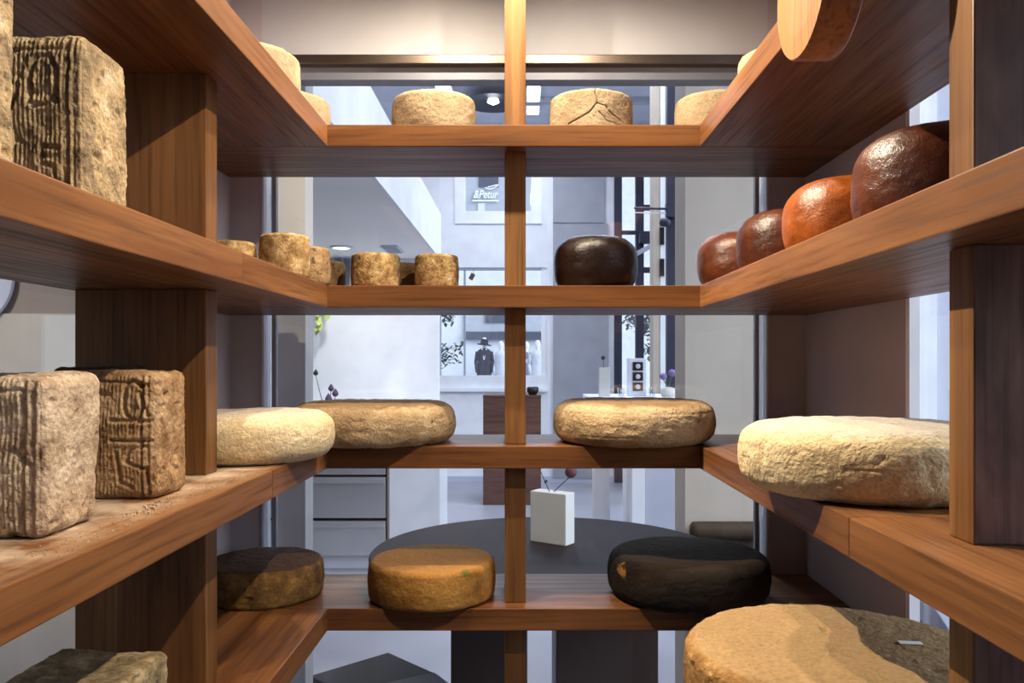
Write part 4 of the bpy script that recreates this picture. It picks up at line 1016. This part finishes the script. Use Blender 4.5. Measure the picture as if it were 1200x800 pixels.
link('upper_window', box(new(), P(561, 0, 24.4).x, P(584, 0, 24.4).x, 24.40, 24.4295, P(0, 219, 24.4).z, P(0, 208, 24.4).z + 0.3), M['facdark'], t)
link('lower_block', box(new(), P(560, 0, 24.4).x, P(568, 0, 24.4).x, 24.40, 24.4295, P(0, 249, 24.4).z, P(0, 238, 24.4).z), M['render'], t)
fc = bpy.data.curves.new('sign_lettering', 'FONT'); fc.body = '&Petur'; fc.size = 0.34; fc.extrude = 0.012; fc.shear = 0.28; fc.offset = 0.006
ft = bpy.data.objects.new('sign_lettering', fc); C.objects.link(ft)
bpy.context.view_layer.update()
dg = bpy.context.evaluated_depsgraph_get()
tm = bpy.data.meshes.new_from_object(ft.evaluated_get(dg)); bpy.data.objects.remove(ft)
co_ = np.zeros(len(tm.vertices) * 3); tm.vertices.foreach_get('co', co_); co_ = co_.reshape(-1, 3)
wd_ = co_[:, 0].max() - co_[:, 0].min(); target_w = 29 / F * 24.4
tm.transform(Matrix.Translation(P(554.5, 232, 24.36)) @ Matrix.Rotation(math.radians(90), 4, 'X') @ Matrix.Diagonal((target_w / wd_, 1.0, 1, 1)))
sg = thing('shop_sign', 'white script shop sign with a swoosh and underline, seen in the upper window', 'sign', P(570, 232, 24.4))
link('lettering', None, M['signwhite'], sg, mesh=tm)
b = new(); p0 = P(553.5, 235, 24.36); p1 = P(584.5, 233.6, 24.36)
box(b, p0.x, p1.x, 24.35, 24.375, p0.z - 0.02, p0.z + 0.022); link('underline', b, M['signwhite'], sg)
b = new(); sw = [(568.5, 219.5), (571, 221), (575, 221.5), (580, 219.5), (584, 216.5), (580, 217), (575, 218.5), (571.5, 219)]
for (a, c_) in zip(sw, sw[1:]): tube(b, P(a[0], a[1], 24.36), P(c_[0], c_[1], 24.36), 0.02, 0.02, 8)
link('swoosh', b, M['signwhite'], sg)

def mannequin(px, top, D, coat, hat, label, pale_body=True):
    c = P(px, top, D); zt = c.z; x = c.x; zb = -1.37; h = 1.78
    z0 = zt - h; 
    t = thing('mannequin', label, 'mannequin', (x, D, zb), 'mannequins across the street')
    link('stand', lathe(new(), (x, D, zb), [(0, 0), (0.30, 0), (0.30, max(0.02, z0 - zb)), (0, max(0.02, z0 - zb))], 24), M['render'], t)
    def ell(prof, n=20, fy=0.62):
        b = lathe(new(), (0, 0, 0), prof, n)
        for v in b.verts: v.co = Vector((x + v.co.x, D + v.co.y * fy, z0 + v.co.z))
        return b
    body = ell([(0, 0.0), (0.07, 0.0), (0.06, 0.1), (0.09, 0.5), (0.14, 0.85), (0.16, 0.98), (0.12, 1.10), (0.15, 1.28), (0.17, 1.38), (0.10, 1.45), (0.05, 1.48), (0.05, 1.54), (0.075, 1.60), (0.08, 1.68), (0.05, 1.76), (0, 1.78)])
    link('body', body, M['mann'], t, smooth=True)
    cb_ = ell([(0.20, 0.62), (0.21, 0.64), (0.205, 0.9), (0.175, 1.1), (0.19, 1.28), (0.205, 1.36), (0.17, 1.42), (0.07, 1.475), (0.06, 1.47), (0.16, 1.40), (0.17, 0.9), (0.20, 0.62)])
    for s in (-1, 1):
        tube(cb_, (x + s * 0.19, D, z0 + 1.38), (x + s * 0.235, D - 0.02, z0 + 1.08), 0.055, 0.05); tube(cb_, (x + s * 0.235, D - 0.02, z0 + 1.10), (x + s * 0.20, D - 0.08, z0 + 0.80), 0.05, 0.04)
    cc = link('coat', cb_, coat, t, smooth=True)
    lp = new()
    for s in (-1, 1): tube(lp, (x + s * 0.06, D - 0.075, z0 + 1.46), (x + s * 0.005, D - 0.125, z0 + 1.15), 0.018, 0.006, 8)
    link('lapel', lp, M['mann'], cc)
    if hat:
        hb = lathe(new(), (x, D, z0 + 1.59), [(0.0, -0.01), (0.20, -0.035), (0.205, -0.01), (0.11, 0.012), (0.105, 0.10), (0.075, 0.14), (0, 0.13)], 28, Matrix.Rotation(0.12, 4, 'Y'))
        link('hat', hb, M['felt'], t, smooth=True)
mannequin(567.5, 395, 22.6, M['coat'], True, 'mannequin in a dark hat and charcoal coat in the far window')
mannequin(587, 399, 23.8, M['coat2'], False, 'mannequin in a pale coat partly hidden by the post')
mannequin(630, 398, 22.6, M['coat2'], False, 'pale mannequin right of the post in the far window')
mannequin(617, 400, 23.8, M['coat3'], False, 'mannequin in a grey jacket just right of the post')

def tree(x, y, blobs, label, seed, trunk_r=0.03, lsize=0.09):
    t = thing('street_tree', label, 'tree', (x, y, -1.37), 'trees in the street')
    top = max(b[2] for b in blobs)
    link('trunk', tube(new(), (x, y, -1.37), (x, y, top), trunk_r, trunk_r * 0.4, 10), M['bark'], t)
    rn = random.Random(seed); b = new()
    for (bx, by, bz, br, nl) in blobs:
        tube(b, (x, y, bz - br * 0.6), (bx, by, bz), 0.008, 0.004, 5)
        for k in range(nl):
            d = Vector((rn.gauss(0, 1), rn.gauss(0, 1), rn.gauss(0, 1))).normalized() * br * rn.random() ** 0.5
            leaf(b, Vector((bx, by, bz)) + d, lsize * rn.uniform(0.7, 1.2), lsize * 0.55, rn.uniform(0, 6.28), rn.uniform(-1, 1))
    f = link('foliage', b, M['leaf'], t); f['kind'] = 'stuff'
a = P(520, 374, 11.5); c = P(520, 420, 11.5); d = P(536, 412, 11.5)
tree(a.x - 0.25, 11.5, [(a.x, 11.5, a.z + 0.12, 0.22, 150), (c.x - 0.02, 11.5, c.z, 0.17, 70), (c.x, 11.45, c.z + 0.12, 0.12, 26), (d.x, 11.5, d.z + 0.06, 0.12, 20), (d.x - 0.02, 11.5, d.z - 0.1, 0.1, 14), (a.x - 0.2, 11.5, a.z + 0.5, 0.35, 160)], 'leafy tree outside the far window, left of the hatted mannequin', 5)
a = P(757, 385, 12); 
tree(a.x + 0.2, 12, [(a.x, 12, a.z, 0.22, 150), (a.x - 0.1, 12, a.z + 0.25, 0.2, 100), (a.x + 0.05, 12, a.z - 0.35, 0.12, 30), (a.x - 0.25, 12.1, a.z + 0.1, 0.1, 20)], 'leafy tree outside the steel door at the right', 6)
